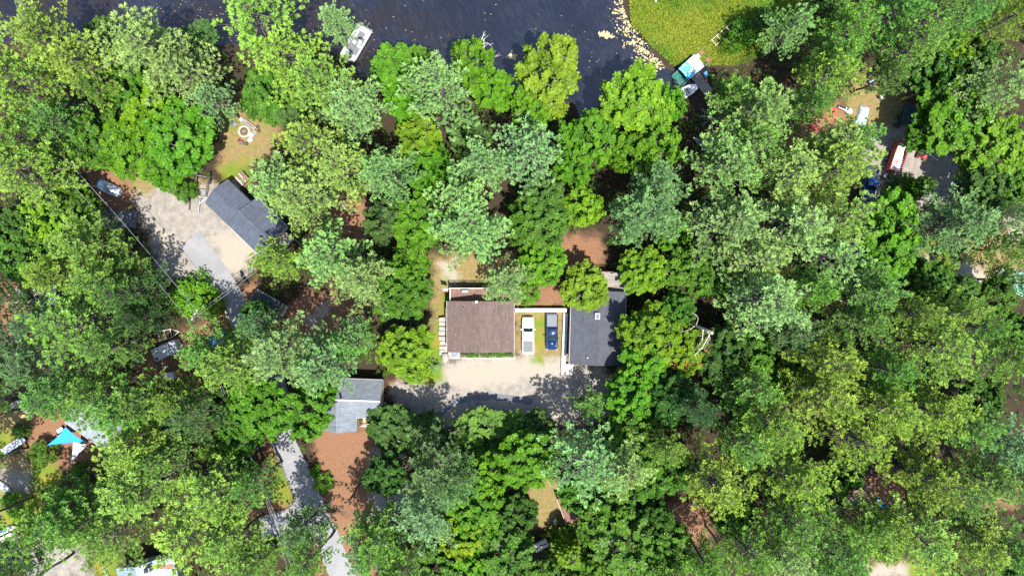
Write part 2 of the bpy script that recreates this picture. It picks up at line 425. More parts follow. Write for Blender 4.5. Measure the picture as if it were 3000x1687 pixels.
# ------------------------------------------------------------------ ground, water, roads
def O(*pts): return [PO(x, y) for x, y in pts]
RIVER = O((-900, -900), (1560, -900), (1575, 0), (1590, 52), (1645, 115), (1680, 160), (1715, 180), (1745, 150), (1790, 150), (1785, 200),
          (1735, 243), (1690, 240), (1600, 245), (1530, 255), (1500, 300), (1466, 305), (1440, 260), (1350, 235), (1200, 245), (1080, 205),
          (1000, 165), (965, 190), (905, 195), (870, 155), (800, 115), (620, 118), (400, 112), (250, 118), (100, 112), (-900, 105))
ZONES = {
 'rust': [O((548, 262), (600, 258), (650, 280), (700, 292), (705, 345), (660, 390), (625, 420), (560, 420), (540, 380), (552, 330)),
          O((225, 420), (330, 418), (420, 425), (455, 450), (330, 520), (300, 545), (235, 500)),
          O((520, 520), (600, 480), (650, 560), (690, 620), (660, 660), (560, 640), (520, 600)),
          O((345, 850), (450, 840), (560, 780), (640, 700), (670, 770), (560, 850), (470, 940), (350, 970)),
          O((760, 735), (900, 745), (930, 800), (860, 850), (740, 860), (700, 800)),
          O((775, 1070), (960, 1070), (965, 1180), (930, 1290), (840, 1280), (800, 1200)),
          O((660, 1090), (700, 1095), (755, 1290), (720, 1310), (600, 1290), (600, 1230), (690, 1180)),
          O((50, 1040), (200, 1040), (260, 1120), (240, 1190), (90, 1170), (60, 1090)),
          O((1290, 715), (1440, 715), (1440, 775), (1290, 775)), O((1410, 590), (1510, 590), (1520, 680), (1400, 680)),
          O((1296, 780), (1335, 780), (1335, 860), (1296, 900)), O((1395, 790), (1425, 790), (1425, 930), (1400, 930)),
          O((820, 505), (935, 505), (925, 610), (840, 600)), O((1680, 1270), (1790, 1280), (1780, 1370), (1690, 1360)),
          O((2400, 1215), (2560, 1215), (2560, 1270), (2440, 1280)), O((2120, 1200), (2270, 1190), (2280, 1270), (2150, 1290)),
          O((1940, 320), (2110, 260), (2130, 300), (1980, 380)), O((1480, 935), (1560, 945), (1560, 1000), (1470, 1000)),
          O((980, 960), (1080, 960), (1100, 1030), (1000, 1040)), O((0, 720), (75, 720), (70, 840), (0, 850)), O((760, 1290), (960, 1290), (940, 1449), (800, 1449))],
 'tan': [O((340, 420), (460, 440), (560, 470), (620, 510), (645, 600), (560, 600), (470, 560), (400, 520), (330, 500)),
         O((1085, 640), (1300, 640), (1300, 720), (1125, 740), (1125, 910), (1085, 900)), O((1296, 770), (1425, 775), (1425, 930), (1296, 930)),
         O((2130, 180), (2270, 190), (2285, 330), (2180, 360), (2120, 290)), O((2290, 610), (2490, 600), (2576, 540), (2576, 680), (2500, 740), (2300, 640)),
         O((0, 1150), (75, 1150), (95, 1190), (60, 1260), (0, 1260)), O((1320, 1190), (1480, 1190), (1480, 1320), (1330, 1330)),
         O((560, 280), (690, 300), (690, 380), (600, 440), (550, 430)), O((0, 1020), (60, 1040), (70, 1120), (0, 1120)), O((2180, 1410), (2320, 1410), (2320, 1449), (2180, 1449))],
 'gravel': [O((330, 500), (410, 470), (560, 470), (600, 540), (640, 620), (620, 700), (560, 690), (520, 700), (400, 700), (380, 600)),
            O((985, 975), (1110, 900), (1300, 890), (1430, 905), (1540, 940), (1560, 1060), (1100, 1080), (990, 1020)),
            O((2180, 320), (2300, 320), (2410, 400), (2390, 520), (2170, 530)), O((0, 1180), (80, 1190), (75, 1300), (0, 1310)),
            O((85, 1360), (190, 1370), (235, 1449), (60, 1470)), O((0, 1300), (120, 1310), (110, 1400), (0, 1420)), O((940, 1130), (1010, 1130), (1010, 1290), (930, 1330))],
 'sand': [O((535, 590), (620, 585), (650, 620), (610, 690), (555, 670)), O((1110, 920), (1200, 905), (1300, 895), (1420, 905), (1440, 960), (1300, 960), (1180, 980), (1110, 960)),
          O((1100, 1030), (1300, 1000), (1450, 990), (1460, 1060), (1380, 1070), (1120, 1070)), O((845, 815), (910, 810), (925, 860), (870, 880)), O((770, 800), (830, 760), (840, 775), (780, 830)),
          O((2300, 640), (2400, 640), (2480, 680), (2490, 730), (2420, 720), (2310, 665)), O((2530, 545), (2576, 540), (2576, 600), (2540, 600)), O((380, 590), (440, 580), (440, 610), (380, 610)),
          O((2190, 1425), (2290, 1425), (2290, 1449), (2190, 1449)), O((1110, 665), (1150, 660), (1150, 720), (1120, 725)), O((1330, 870), (1350, 870), (1345, 930), (1310, 930))],
 'grass': [O((560, 420), (620, 410), (640, 450), (600, 475), (565, 470)), O((1590, -300), (2010, -300), (2000, 60), (1930, 120), (1830, 160), (1780, 150), (1700, 150), (1650, 105), (1600, 52)),
           O((1090, 860), (1125, 700), (1120, 900), (1100, 980), (1060, 960)), O((1345, 800), (1372, 800), (1365, 910), (1345, 910)), O((540, 270), (600, 275), (580, 320)),
           O((0, 1080), (40, 1085), (30, 1130), (0, 1130)), O((230, 1390), (290, 1390), (300, 1449), (250, 1449)), O((2290, 605), (2420, 600), (2420, 640), (2290, 635)), O((330, 640), (370, 620), (380, 670), (330, 690)),
           O((680, 1150), (720, 1150), (740, 1250), (690, 1270)), O((80, 1150), (150, 1180), (150, 1260), (80, 1220)), O((0, 1240), (110, 1240), (110, 1330), (0, 1330)), O((2290, 1400), (2420, 1400), (2420, 1449), (2290, 1449))],
}
def sdist(poly, X, Y):
    """signed distance to a polygon, positive inside"""
    p = np.array(poly); q = np.roll(p, -1, 0)
    best = np.full(X.shape, 1e9); ins = np.zeros(X.shape, bool)
    for (ax, ay), (bx, by) in zip(p, q):
        dx, dy = bx - ax, by - ay
        t = np.clip(((X - ax) * dx + (Y - ay) * dy) / (dx * dx + dy * dy + 1e-9), 0, 1)
        best = np.minimum(best, (X - ax - t * dx) ** 2 + (Y - ay - t * dy) ** 2)
        if dy != 0:
            ins ^= ((ay > Y) != (by > Y)) & (X < dx * (Y - ay) / dy + ax)
    d = np.sqrt(best); return np.where(ins, d, -d)
def hidden_noise(X, Y, s, seed=0):
    r = np.random.default_rng(seed); z = np.zeros(X.shape)
    for k in range(9):
        a = r.uniform(0, 6.28); f = s * r.uniform(.6, 1.7); z += np.sin(X * f * math.cos(a) + Y * f * math.sin(a) + r.uniform(0, 6.28))
    return z / 4.5
def build_ground():
    st = .42
    xs = np.arange(-96, 96.01, st); ys = np.arange(-60, 60.01, st)
    xs = np.concatenate([[-2500, -400, -180, -120], xs, [120, 180, 400, 2500]]); ys = np.concatenate([[-2500, -400, -180, -100], ys, [100, 180, 400, 2500]])
    X, Y = np.meshgrid(xs, ys); rd = sdist(RIVER, X, Y) + .35 * hidden_noise(X, Y, 1.3, 3)
    Z = -1.9 * np.clip((rd + 1.2) / 4.5, 0, 1) ** 1.2 + .02 * hidden_noise(X, Y, .8, 5)
    v = np.stack([X, Y, Z], -1).reshape(-1, 3); ny, nx = X.shape
    i = np.arange((ny - 1) * (nx - 1)); r, c = i // (nx - 1), i % (nx - 1); b = r * nx + c
    q = np.stack([b, b + 1, b + nx + 1, b + nx], 1)
    m, nt, out = new_mat('forest_floor')
    pos = N(nt, 'ShaderNodeNewGeometry').outputs['Position']
    big = noise(nt, pos, .45, 6, .6); fine = noise(nt, pos, 9.0, 5, .7); tiny = noise(nt, pos, 18.0, 3, .7)
    nb = mixc(nt, .45, big, fine)
    def mask(nm, soft=.16, amp=2.0):
        at = N(nt, 'ShaderNodeAttribute', attribute_name=nm).outputs['Fac']
        a = N(nt, 'ShaderNodeMath', operation='MULTIPLY_ADD'); nt.links.new(nb, a.inputs[0]); a.inputs[1].default_value = amp; a.inputs[2].default_value = -.5 * amp
        s = N(nt, 'ShaderNodeMath', operation='ADD'); nt.links.new(at, s.inputs[0]); nt.links.new(a.outputs[0], s.inputs[1])
        k = N(nt, 'ShaderNodeMath', operation='MULTIPLY'); nt.links.new(at, k.inputs[0]); k.inputs[1].default_value = 4; k.use_clamp = True
        k2 = N(nt, 'ShaderNodeMath', operation='MULTIPLY'); nt.links.new(ramp(nt, s.outputs[0], [(.5 - soft, 0.), (.5 + soft, 1.)]), k2.inputs[0]); nt.links.new(k.outputs[0], k2.inputs[1])
        return k2.outputs[0]
    v1 = ramp(nt, fine, [(.3, .75), (.7, 1.2)]); v2 = ramp(nt, tiny, [(.35, .7), (.68, 1.3)])
    def col(c): return mixc(nt, 1.0, mixc(nt, 1.0, c, v1, 'MULTIPLY'), v2, 'MULTIPLY')
    base = col((.030, .022, .013))
    base = mixc(nt, mask('rust'), base, mixc(nt, ramp(nt, fine, [(.45, 0.), (.62, .8)]), col((.135, .066, .036)), col((.22, .13, .078))))
    base = mixc(nt, mask('tan'), base, mixc(nt, ramp(nt, noise(nt, pos, 1.6, 5), [(.42, 0.), (.6, .75)]), col((.19, .125, .062)), col((.10, .12, .03))))
    base = mixc(nt, mask('gravel'), base, mixc(nt, ramp(nt, noise(nt, pos, .9, 6, .65), [(.4, 0.), (.62, .8)]), col((.165, .148, .13)), col((.24, .222, .195))))
    base = mixc(nt, mask('sand', .14, 2.2), base, col((.25, .22, .18)))
    gr = mixc(nt, ramp(nt, noise(nt, pos, .28, 4), [(.38, 0.), (.62, 1.)]), col((.07, .14, .015)), col((.16, .14, .018)))
    base = mixc(nt, mask('grass'), base, gr)
    base = mixc(nt, mask('mud', .2, .6), base, col((.035, .028, .02)))
    p = N(nt, 'ShaderNodeBsdfPrincipled'); p.inputs['Roughness'].default_value = .95; p.inputs['Specular IOR Level'].default_value = .15
    nt.links.new(base, p.inputs['Base Color']); nt.links.new(bump(nt, mixc(nt, .5, fine, tiny), .35, .06), p.inputs['Normal'])
    nt.links.new(p.outputs[0], out.inputs[0])
    me = np_mesh('ground', v, q, m)
    me.polygons.foreach_set('use_smooth', [True] * len(me.polygons))
    clear = np.full(X.shape, -99.)
    for z, polys in ZONES.items():
        d = np.max([sdist(p_, X, Y) for p_ in polys], 0); clear = np.maximum(clear, d)
        a = me.attributes.new(z, 'FLOAT', 'POINT'); a.data.foreach_set('value', np.clip(.5 + d / 4.5, 0, 1).astype(np.float32).ravel())
    a = me.attributes.new('mud', 'FLOAT', 'POINT'); a.data.foreach_set('value', np.clip(.5 + rd / 2, 0, 1).astype(np.float32).ravel())
    o = link(bpy.data.objects.new('ground', me)); tag(o, kind='structure')
    return X, Y, clear, rd
GX, GY, CLEAR, RD = build_ground()
def lookup(A, x, y):
    i = np.clip(np.searchsorted(GX[0], x), 0, GX.shape[1] - 1); j = np.clip(np.searchsorted(GY[:, 0], y), 0, GX.shape[0] - 1)
    return A[j, i]
# ---- river water
def build_water():
    m, nt, out = new_mat('river_water')
    pos = N(nt, 'ShaderNodeNewGeometry').outputs['Position']
    p = N(nt, 'ShaderNodeBsdfPrincipled'); p.inputs['Roughness'].default_value = .06; p.inputs['IOR'].default_value = 1.6
    pm = mapping(nt, pos, (1, 1, 1), (0, 0, R_(-32)))
    rip = noise(nt, mapping(nt, pm, (4.2, .8, 1)), 1.0, 4, .55, .6)
    rip2 = noise(nt, mapping(nt, pm, (9.0, 2.6, 1)), 1.0, 3, .6)
    calm = noise(nt, pos, .07, 3)
    weed = noise(nt, mapping(nt, pos, (.13, .2, 1)), 1.0, 4)
    wx = N(nt, 'ShaderNodeSeparateXYZ'); nt.links.new(pos, wx.inputs[0])
    west = N(nt, 'ShaderNodeMapRange'); nt.links.new(wx.outputs[0], west.inputs[0])
    for k, vv in ((1, -22.), (2, -4.), (3, 1.), (4, 0.)): west.inputs[k].default_value = vv
    wk = N(nt, 'ShaderNodeMath', operation='MULTIPLY'); nt.links.new(west.outputs[0], wk.inputs[0]); nt.links.new(ramp(nt, weed, [(.4, 0.), (.6, .9)]), wk.inputs[1])
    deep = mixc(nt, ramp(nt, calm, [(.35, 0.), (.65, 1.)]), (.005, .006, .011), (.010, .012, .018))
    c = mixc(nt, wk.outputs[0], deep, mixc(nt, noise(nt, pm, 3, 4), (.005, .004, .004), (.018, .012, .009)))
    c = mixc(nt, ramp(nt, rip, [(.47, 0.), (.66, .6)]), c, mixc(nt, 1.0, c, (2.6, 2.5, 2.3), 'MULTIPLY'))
    nt.links.new(c, p.inputs['Base Color'])
    hb = mixc(nt, .3, rip, rip2)
    nt.links.new(bump(nt, hb, .6, .12), p.inputs['Normal'])
    nt.links.new(p.outputs[0], out.inputs[0])
    mb = MB(); y0 = PO(0, 330)[1]
    mb.add([(-900, y0, -.55), (900, y0, -.55), (900, 900, -.55), (-900, 900, -.55)], [(0, 1, 2, 3)])
    tag(mb.build('river_water', m), kind='structure')
build_water()
# ---- roads: sheets a few millimetres proud of the ground, with a small edge thickness
def road(name, pts, width, m, z=.05, jag=.12, seed=1):
    r = random.Random(seed); L = []; Rr = []
    pts = [Vector((*p, 0)) for p in pts]
    fine = []
    for i in range(len(pts) - 1):
        p0, p1, p2, p3 = pts[max(i - 1, 0)], pts[i], pts[i + 1], pts[min(i + 2, len(pts) - 1)]
        n = max(2, int((p2 - p1).length / .8))
        for k in range(n):
            t = k / n
            fine.append(.5 * (2 * p1 + (p2 - p0) * t + (2 * p0 - 5 * p1 + 4 * p2 - p3) * t * t + (3 * p1 - p0 - 3 * p2 + p3) * t ** 3))
    fine.append(pts[-1]); vs = []; fs = []
    for i, p in enumerate(fine):
        d = (fine[min(i + 1, len(fine) - 1)] - fine[max(i - 1, 0)]).normalized(); nrm = Vector((-d.y, d.x, 0))
        a = p + nrm * (width / 2 + r.uniform(-jag, jag)); b = p - nrm * (width / 2 + r.uniform(-jag, jag))
        vs += [(a.x, a.y, z), (b.x, b.y, z), (a.x + nrm.x * .15, a.y + nrm.y * .15, -.06), (b.x - nrm.x * .15, b.y - nrm.y * .15, -.06)]
    for i in range(len(fine) - 1):
        q = i * 4; fs += [(q, q + 4, q + 5, q + 1), (q, q + 2, q + 6, q + 4), (q + 1, q + 5, q + 7, q + 3)]
    mb = MB().add(vs, [f[::-1] for f in fs]); o = mb.build(name, m); return tag(o, kind='structure')
ASPH = mat('weathered_asphalt', (.17, .172, .18), .9, .14, .35, spots=((.24, .21, .16), 1.2, .5, .75), bmp=.3)
ASPH_D = mat('dark_asphalt', (.075, .078, .085), .9, .25, .5, bmp=.3)
CONC = mat('pale_concrete', (.34, .35, .36), .85, .14, .8, bmp=.2)
road('road', O((478, 601), (520, 660), (556, 710), (590, 765), (618, 820), (650, 880), (680, 950), (700, 1010), (705, 1060), (712, 1110), (745, 1180), (772, 1240), (800, 1310), (826, 1360), (845, 1410), (872, 1470), (900, 1540)), 3.9, ASPH, seed=3)
road('side_road', O((775, 1262), (738, 1300), (700, 1318), (655, 1325)), 3.4, ASPH, .046, seed=4)
road('asphalt_pad', O((255, 550), (300, 551), (345, 553)), 2.6, ASPH_D, .05, .05, seed=5)
road('concrete_pad', O((108, 690), (112, 730), (125, 770)), 3.4, CONC, .05, .2, seed=6)
road('parking_track', O((1100, 1045), (1150, 1010), (1210, 998), (1280, 1000), (1340, 1012)), .9, mat('cracked_tar', (.10, .105, .12), .9, .25, .8), .03, .2, seed=8)
# ---- leafy undergrowth below the trees (ground cover)
def build_undergrowth():
    rng = np.random.default_rng(77); n = 12000
    x = rng.uniform(-88, 88, n); y = rng.uniform(-52, 52, n)
    cl = np.array([lookup(CLEAR, a, b) for a, b in zip(x, y)]); rd = np.array([lookup(RD, a, b) for a, b in zip(x, y)])
    dens = hidden_noise(x, y, .35, 9)
    ok = (cl < -.6) & (rd < -.8) & (dens > -.55)
    road_pts = np.array(O((478, 601), (520, 660), (556, 710), (590, 765), (618, 820), (650, 880), (680, 950), (700, 1010), (705, 1060), (712, 1110), (745, 1180), (772, 1240), (800, 1310), (826, 1360), (845, 1410), (872, 1470), (720, 1310), (680, 1320), (120, 720)))
    dm = np.min(np.hypot(x[:, None] - road_pts[:, 0], y[:, None] - road_pts[:, 1]), 1); ok &= dm > 3.2
    for k in BUILT: ok &= np.hypot(x - k[0], y - k[1]) > k[2]
    x, y = x[ok], y[ok]; k = len(x)
    c = np.stack([x, y, rng.uniform(.15, 2.0, k)], 1); nr = np.tile(np.array([[0, 0, 1.]]), (k, 1))
    v, t = leaves(rng, c, nr, np.full(k, .2), 26, rng.uniform(.4, .9, k), rng.uniform(.1, .7, k))
    o = bpy.data.objects.new('undergrowth', crown_mesh('undergrowth', [v], [t], BROAD_LEAF)); link(o); o.color = (.05, .11, .018, 1); tag(o, 'low leafy undergrowth on the forest floor', 'undergrowth', kind='stuff')
BUILT = [(*PO(1210, 800), 6.5), (*PO(1210, 880), 6.5), (*PO(1505, 780), 6), (*PO(1505, 880), 6), (*PO(880, 1020), 7), (*PO(640, 560), 6), (*PO(410, 880), 4), (*PO(350, 1420), 6), (*PO(2240, 390), 6), (*PO(1440, 1290), 4), (*PO(2450, 660), 5), (*PO(360, 480), 6), (*PO(1210, 720), 5)]
build_undergrowth()
# ---- marsh grass and water weed
def build_marsh():
    rng = np.random.default_rng(5); n = 42000; gp = ZONES['grass'][1]
    a = np.array(gp); x = rng.uniform(a[:, 0].min(), a[:, 0].max(), n); y = rng.uniform(a[:, 1].min(), 48, n)
    d = sdist(gp, x, y); ok = d > -.7; x, y = x[ok], y[ok]; k = len(x)
    edge = np.clip(1 - d[ok] / 6, 0, 1)
    c = np.stack([x, y, np.full(k, -.1)], 1)
    pat = np.clip(.5 + .35 * hidden_noise(x, y, .35, 21), 0, 1)
    v, t = blades(rng, c, np.tile(np.array([[.1, .05, 1.]]), (k, 1)), rng.uniform(.35, .7, k), 5, 1.1, .11, pat, -.1)
    m, nt, out = new_mat('marsh_grass_blades')
    tone = N(nt, 'ShaderNodeAttribute', attribute_name='tone').outputs['Fac']
    pos = N(nt, 'ShaderNodeNewGeometry').outputs['Position']
    yel = ramp(nt, noise(nt, pos, .11, 3), [(.42, 0.), (.58, 1.)])
    cc = mixc(nt, yel, mixc(nt, tone, (.10, .20, .018), (.20, .38, .04)), mixc(nt, tone, (.22, .30, .025), (.33, .38, .045)))
    p = N(nt, 'ShaderNodeBsdfPrincipled'); p.inputs['Roughness'].default_value = .6; tr = N(nt, 'ShaderNodeBsdfTranslucent'); mx = N(nt, 'ShaderNodeMixShader'); mx.inputs[0].default_value = .35
    nt.links.new(cc, p.inputs['Base Color']); nt.links.new(cc, tr.inputs[0]); nt.links.new(p.outputs[0], mx.inputs[1]); nt.links.new(tr.outputs[0], mx.inputs[2]); nt.links.new(mx.outputs[0], out.inputs[0])
    o = link(bpy.data.objects.new('marsh_grass', np_mesh('marsh_grass', v, np.arange(len(v)).reshape(-1, 4), m, t)))
    tag(o, 'yellow green marsh grass beside the river', 'grass', kind='stuff')
    # pale floating weed along the marsh edge and scattered leaves on the dark water
    W = []; 
    def flake(x, y, s, rot, asp=.6):
        q = [( -s, 0), (-.3 * s, asp * s), (.6 * s, asp * .7 * s), (s, -.1 * s), (.2 * s, -asp * s), (-.6 * s, -asp * .8 * s)]
        c_, s_ = math.cos(rot), math.sin(rot); return [(x + a_ * c_ - b_ * s_, y + a_ * s_ + b_ * c_) for a_, b_ in q]
    edge_pts = O((1572, -10), (1577, 25), (1590, 60), (1605, 85), (1622, 110), (1640, 130), (1655, 150), (1672, 168))
    mats_ = MB(); r = random.Random(4)
    def sheet(mb, poly, z): mb.prism([(a_ + r.uniform(-.03, .03), b_ + r.uniform(-.03, .03)) for a_, b_ in poly], z - .03, z)
    for i in range(520):
        k_ = r.randrange(len(edge_pts) - 1); t_ = r.random(); ex = edge_pts[k_][0] * (1 - t_) + edge_pts[k_ + 1][0] * t_; ey = edge_pts[k_][1] * (1 - t_) + edge_pts[k_ + 1][1] * t_
        off = abs(r.gauss(0, 1.25)) + r.random() * .7 - .3
        sheet(mats_, flake(ex - off * .85 + r.gauss(0, .3), ey - off * .35 + r.gauss(0, .3), r.uniform(.05, .1) + .2 * r.random() ** 2.5, r.uniform(0, 6.28), r.uniform(.3, .8)), -.50 + r.uniform(0, .02))
    WEED = mat('pale_water_weed', (.36, .29, .14), .85, .3, 4)
    tag(mats_.build('floating_weed', WEED), 'pale tan floating weed along the marsh edge', 'water weed', kind='stuff')
    for nm, (cx, cy), n_, s_, lab in (('weed_mat', PO(1527, 86), 60, (.95, .42), 'pale ragged raft of weed drifting on the open river'), ('weed_mat', PO(1292, 142), 34, (.38, .5), 'small pale weed raft beside the pale crowned tree by the river')):
        mb = MB()
        for i in range(n_):
            a_ = r.gauss(0, s_[0] * .62); sheet(mb, flake(cx + a_, cy + r.gauss(0, s_[1] * .55) - a_ * .15, r.uniform(.12, .34), r.uniform(0, 6.28), r.uniform(.4, .9)), -.50 + r.uniform(0, .03))
        tag(mb.build(nm, WEED), lab, 'water weed', group='weed rafts on the river')
    lv = MB()
    for i in range(480):
        if r.random() < .72: x, y = PO(r.triangular(200, 960, 560), r.uniform(-10, 125)); s = r.uniform(.05, .14); rot = R_(-20) + r.gauss(0, .35); asp = .28
        else: x, y = PO(r.uniform(900, 1660), r.triangular(-10, 200, 150)); s = r.uniform(.03, .11); rot = r.uniform(0, 6.28); asp = .6
        if lookup(RD, x, y) < 1.0: continue
        sheet(lv, flake(x, y, s, rot, asp), -.52)
    tag(lv.build('floating_leaves', mat('yellowed_leaves', (.34, .26, .10), .8, .35, 9)), 'yellowed leaves drifting on the dark river', 'leaves', kind='stuff')
build_marsh()
# ------------------------------------------------------------------ houses, vehicles, boats and the rest
def at(x, y, z=0.0, dx=None, dy=None):
    """location of a photograph pixel at height z (returned on the ground) and the heading of a photograph direction"""
    p = PN(x, y, z); return (p[0], p[1], 0), (math.atan2(-dy, dx) if dx is not None else 0)
def px(n, z=0.0): return n * (H - z) / F
W_ = lambda n, c, r=.5, **k: mat(n, c, r, **k)
WHITE = W_('white_paint', (.72, .72, .70), .45, var=.06); WHITEG = W_('weathered_white', (.52, .52, .50), .6, var=.14)
BLACK = W_('black_plastic', (.015, .015, .017), .45); RUBBER = W_('tyre_rubber', (.018, .018, .018), .85)
GLASS = W_('tinted_glass', (.012, .022, .024), .06, var=.05, spec=.7); STEEL = W_('galvanised_steel', (.32, .34, .36), .4, metal=.6, var=.15)
WOODG = W_('grey_weathered_wood', (.22, .20, .175), .85, streak=(0, 9, .5), var=.2); WOODB = W_('brown_deck_boards', (.15, .085, .062), .75, streak=(1, 6, .5), var=.2)
WOODT = W_('tan_wood', (.34, .24, .14), .75, var=.2); RED = W_('faded_red_paint', (.26, .035, .025), .55, var=.2); BLUEP = W_('blue_plastic', (.03, .16, .42), .5, var=.12)
STONE = W_('pale_stone', (.25, .24, .21), .9, var=.25, scale=2, bmp=.4); YEL = W_('yellow_plastic', (.62, .40, .06), .45, var=.12)
SLATE = W_('slate_blue_shingles', (.060, .072, .098), .85, var=.22, scale=1.6, streak=(0, 7, .35), bmp=.4)
DARKR = W_('charcoal_shingles', (.050, .054, .068), .85, var=.22, scale=1.4, streak=(1, 5, .3), bmp=.4, spots=((.16, .08, .05), 5, .68, .74))
BROWNR = W_('brown_shingles', (.098, .072, .064), .9, var=.2, scale=1.8, streak=(1, 7, .45), bmp=.5, spots=((.24, .10, .045), 4.5, .56, .66))
GREYR = W_('grey_shingles', (.135, .155, .18), .85, var=.2, scale=1.3, streak=(1, 4, .3), bmp=.4, spots=((.20, .08, .05), 1.3, .66, .74))
METALR = W_('blue_grey_metal', (.22, .29, .38), .4, var=.1, metal=.15, streak=(0, 3.2, .55)); BEIGE = W_('tan_siding', (.36, .30, .19), .75, var=.1)
WALLG = W_('grey_siding', (.26, .25, .23), .8, var=.12); RUSTR = W_('needle_covered_roof', (.15, .08, .052), .95, var=.3, scale=1.5); TEAL = W_('teal_sheet', (.10, .30, .29), .5, var=.15, spots=((.25, .13, .07), 2, .5, .6))
CHR = W_('dull_silver', (.5, .5, .5), .3, metal=.8, var=.08)
def house(name, label, loc, rz, L, W, eave, ridge, roofm, wallm, over=.4, th=.16, ridge_off=0.0, cap=None, windows=True):
    """gabled house: local x along the ridge"""
    t = thing(name, label, 'house', loc, rz); lx, wy = L / 2 - over, W / 2 - over
    mb = MB(); zt = lambda y: ridge - abs(y - ridge_off) / ((W / 2) - ridge_off * (1 if y > ridge_off else -1)) * (ridge - eave) - th - .01
    sec = [(-wy, 0), (wy, 0), (wy, zt(wy)), (ridge_off, ridge - th - .01), (-wy, zt(-wy))]
    mb.loft([[(-lx, y, z) for y, z in sec], [(lx, y, z) for y, z in sec]]); mb.build('wall', wallm, t)
    rb = MB()
    for s in (-1, 1):
        rb.slab([(-L / 2, ridge_off, ridge), (L / 2, ridge_off, ridge), (L / 2, s * W / 2, eave), (-L / 2, s * W / 2, eave)], th)
    r = rb.build('roof', roofm, t)
    MB().prism([(-L / 2, ridge_off - .13), (L / 2, ridge_off - .13), (L / 2, ridge_off + .13), (-L / 2, ridge_off + .13)], ridge - .02, ridge + .035).build('ridge_cap', cap or roofm, r)
    for s in (-1, 1): MB().box(0, s * (W / 2 + .02), eave - th - .02, L - .04, .04, .16).build('fascia', WHITEG, t)
    if windows:
        for s in (-1, 1):
            for k in (-.28, .28):
                w = MB().box(k * L, s * (wy + .02), 1.0, 1.1, .06, 1.2).build('window', WHITE, t); MB().box(k * L, s * (wy + .055), 1.08, .94, .03, 1.04).build('pane', GLASS, w)
        d = MB().box(0, -(wy + .02), 0, .95, .06, 2.05).build('door', WHITEG, t); MB().box(.35, -(wy + .07), 1.0, .05, .05, .12).build('handle', STEEL, d)
    return t, r
def railing(t, x0, y0, x1, y1, z, m, h=.95, step=.16, name='railing'):
    L = math.hypot(x1 - x0, y1 - y0); a = math.atan2(y1 - y0, x1 - x0); mb = MB(); cx, cy = (x0 + x1) / 2, (y0 + y1) / 2
    mb.box(cx, cy, z + h - .05, L, .09, .05, a); mb.box(cx, cy, z + .1, L, .05, .05, a); n = max(2, int(L / step))
    for i in range(n + 1):
        f = i / n; big = i % 10 == 0 or i == n
        mb.box(x0 + (x1 - x0) * f, y0 + (y1 - y0) * f, z, .10 if big else .035, .10 if big else .035, h - (-.06 if big else .05), a)
    return mb.build(name, m, t)
def deck(t, x0, x1, y0, y1, z, m, plank=.15, axis=1, name='deck', posts=True):
    """boards laid edge to edge with gaps, on posts; axis 1 = boards run along x"""
    mb = MB(); p = y0 if axis == 1 else x0; e = y1 if axis == 1 else x1
    while p < e - .02:
        q = min(p + plank - .012, e)
        if axis == 1: mb.box((x0 + x1) / 2, (p + q) / 2, z - .04, x1 - x0, q - p, .04)
        else: mb.box((p + q) / 2, (y0 + y1) / 2, z - .04, q - p, y1 - y0, .04)
        p += plank
    if posts:
        for x in (x0 + .1, x1 - .1):
            for y in (y0 + .1, y1 - .1): mb.box(x, y, 0, .12, .12, z - .041)
    return mb.build(name, m, t)
# --- brown-roofed house with raised deck
L_, _ = at(1407.5, 956.5, 3.6)
bh, br = house('brown_roofed_house', 'house with litter-strewn brown shingle roof, beside the white pickup', L_, R_(90), 8.0, 10.55, 3.5, 5.0, BROWNR, WALLG)
for k in ((3.0, 2.6), (2.4, -2.3)): MB().tube([(k[0], k[1], 4.0), (k[0], k[1], 4.75)], .06, 8).build('vent_pipe', BLACK, br)
MB().box(3.9, .55, 3.9, .34, .36, 1.25, ch=.04).build('chimney', WHITEG, br)
deck(bh, 4.02, 6.05, -4.2, 4.85, 2.3, WOODB, axis=0)
railing(bh, 6.0, -4.2, 6.0, 4.85, 2.3, WHITEG); railing(bh, 4.05, 4.8, 5.95, 4.8, 2.3, WHITEG, name='side_railing')
MB().box(1.9, 5.42, 0, 2.1, .55, 2.2, ch=.05).build('bulkhead', WOODB, bh)
g = thing('grill', 'covered grey barbecue grill on the deck under pine boughs', 'grill', V3(PN(1363, 853, 2.9), 2.3))
MB().box(0, 0, .75, 1.1, .5, .35, ch=.12).build('hood', W_('grey_cover', (.2, .21, .22), .6), g); MB().box(0, 0, .12, 1.0, .45, .63).build('cabinet', BLACK, g)
for sx in (-.4, .4): MB().lathe((sx, -.2, .07), [(.07, -.03), (.07, .03)], 10, 'y').build('wheel', RUBBER, g)
fl = thing('flag', 'striped flag on a short pole at the corner of the brown deck', 'flag', V3(PN(1318, 846, 3.2), 2.9), R_(178))
MB().tube([(0, 0, 0), (1.25, 0, .75)], .022, 6).build('pole', WHITE, fl)
fv = []; ff = []
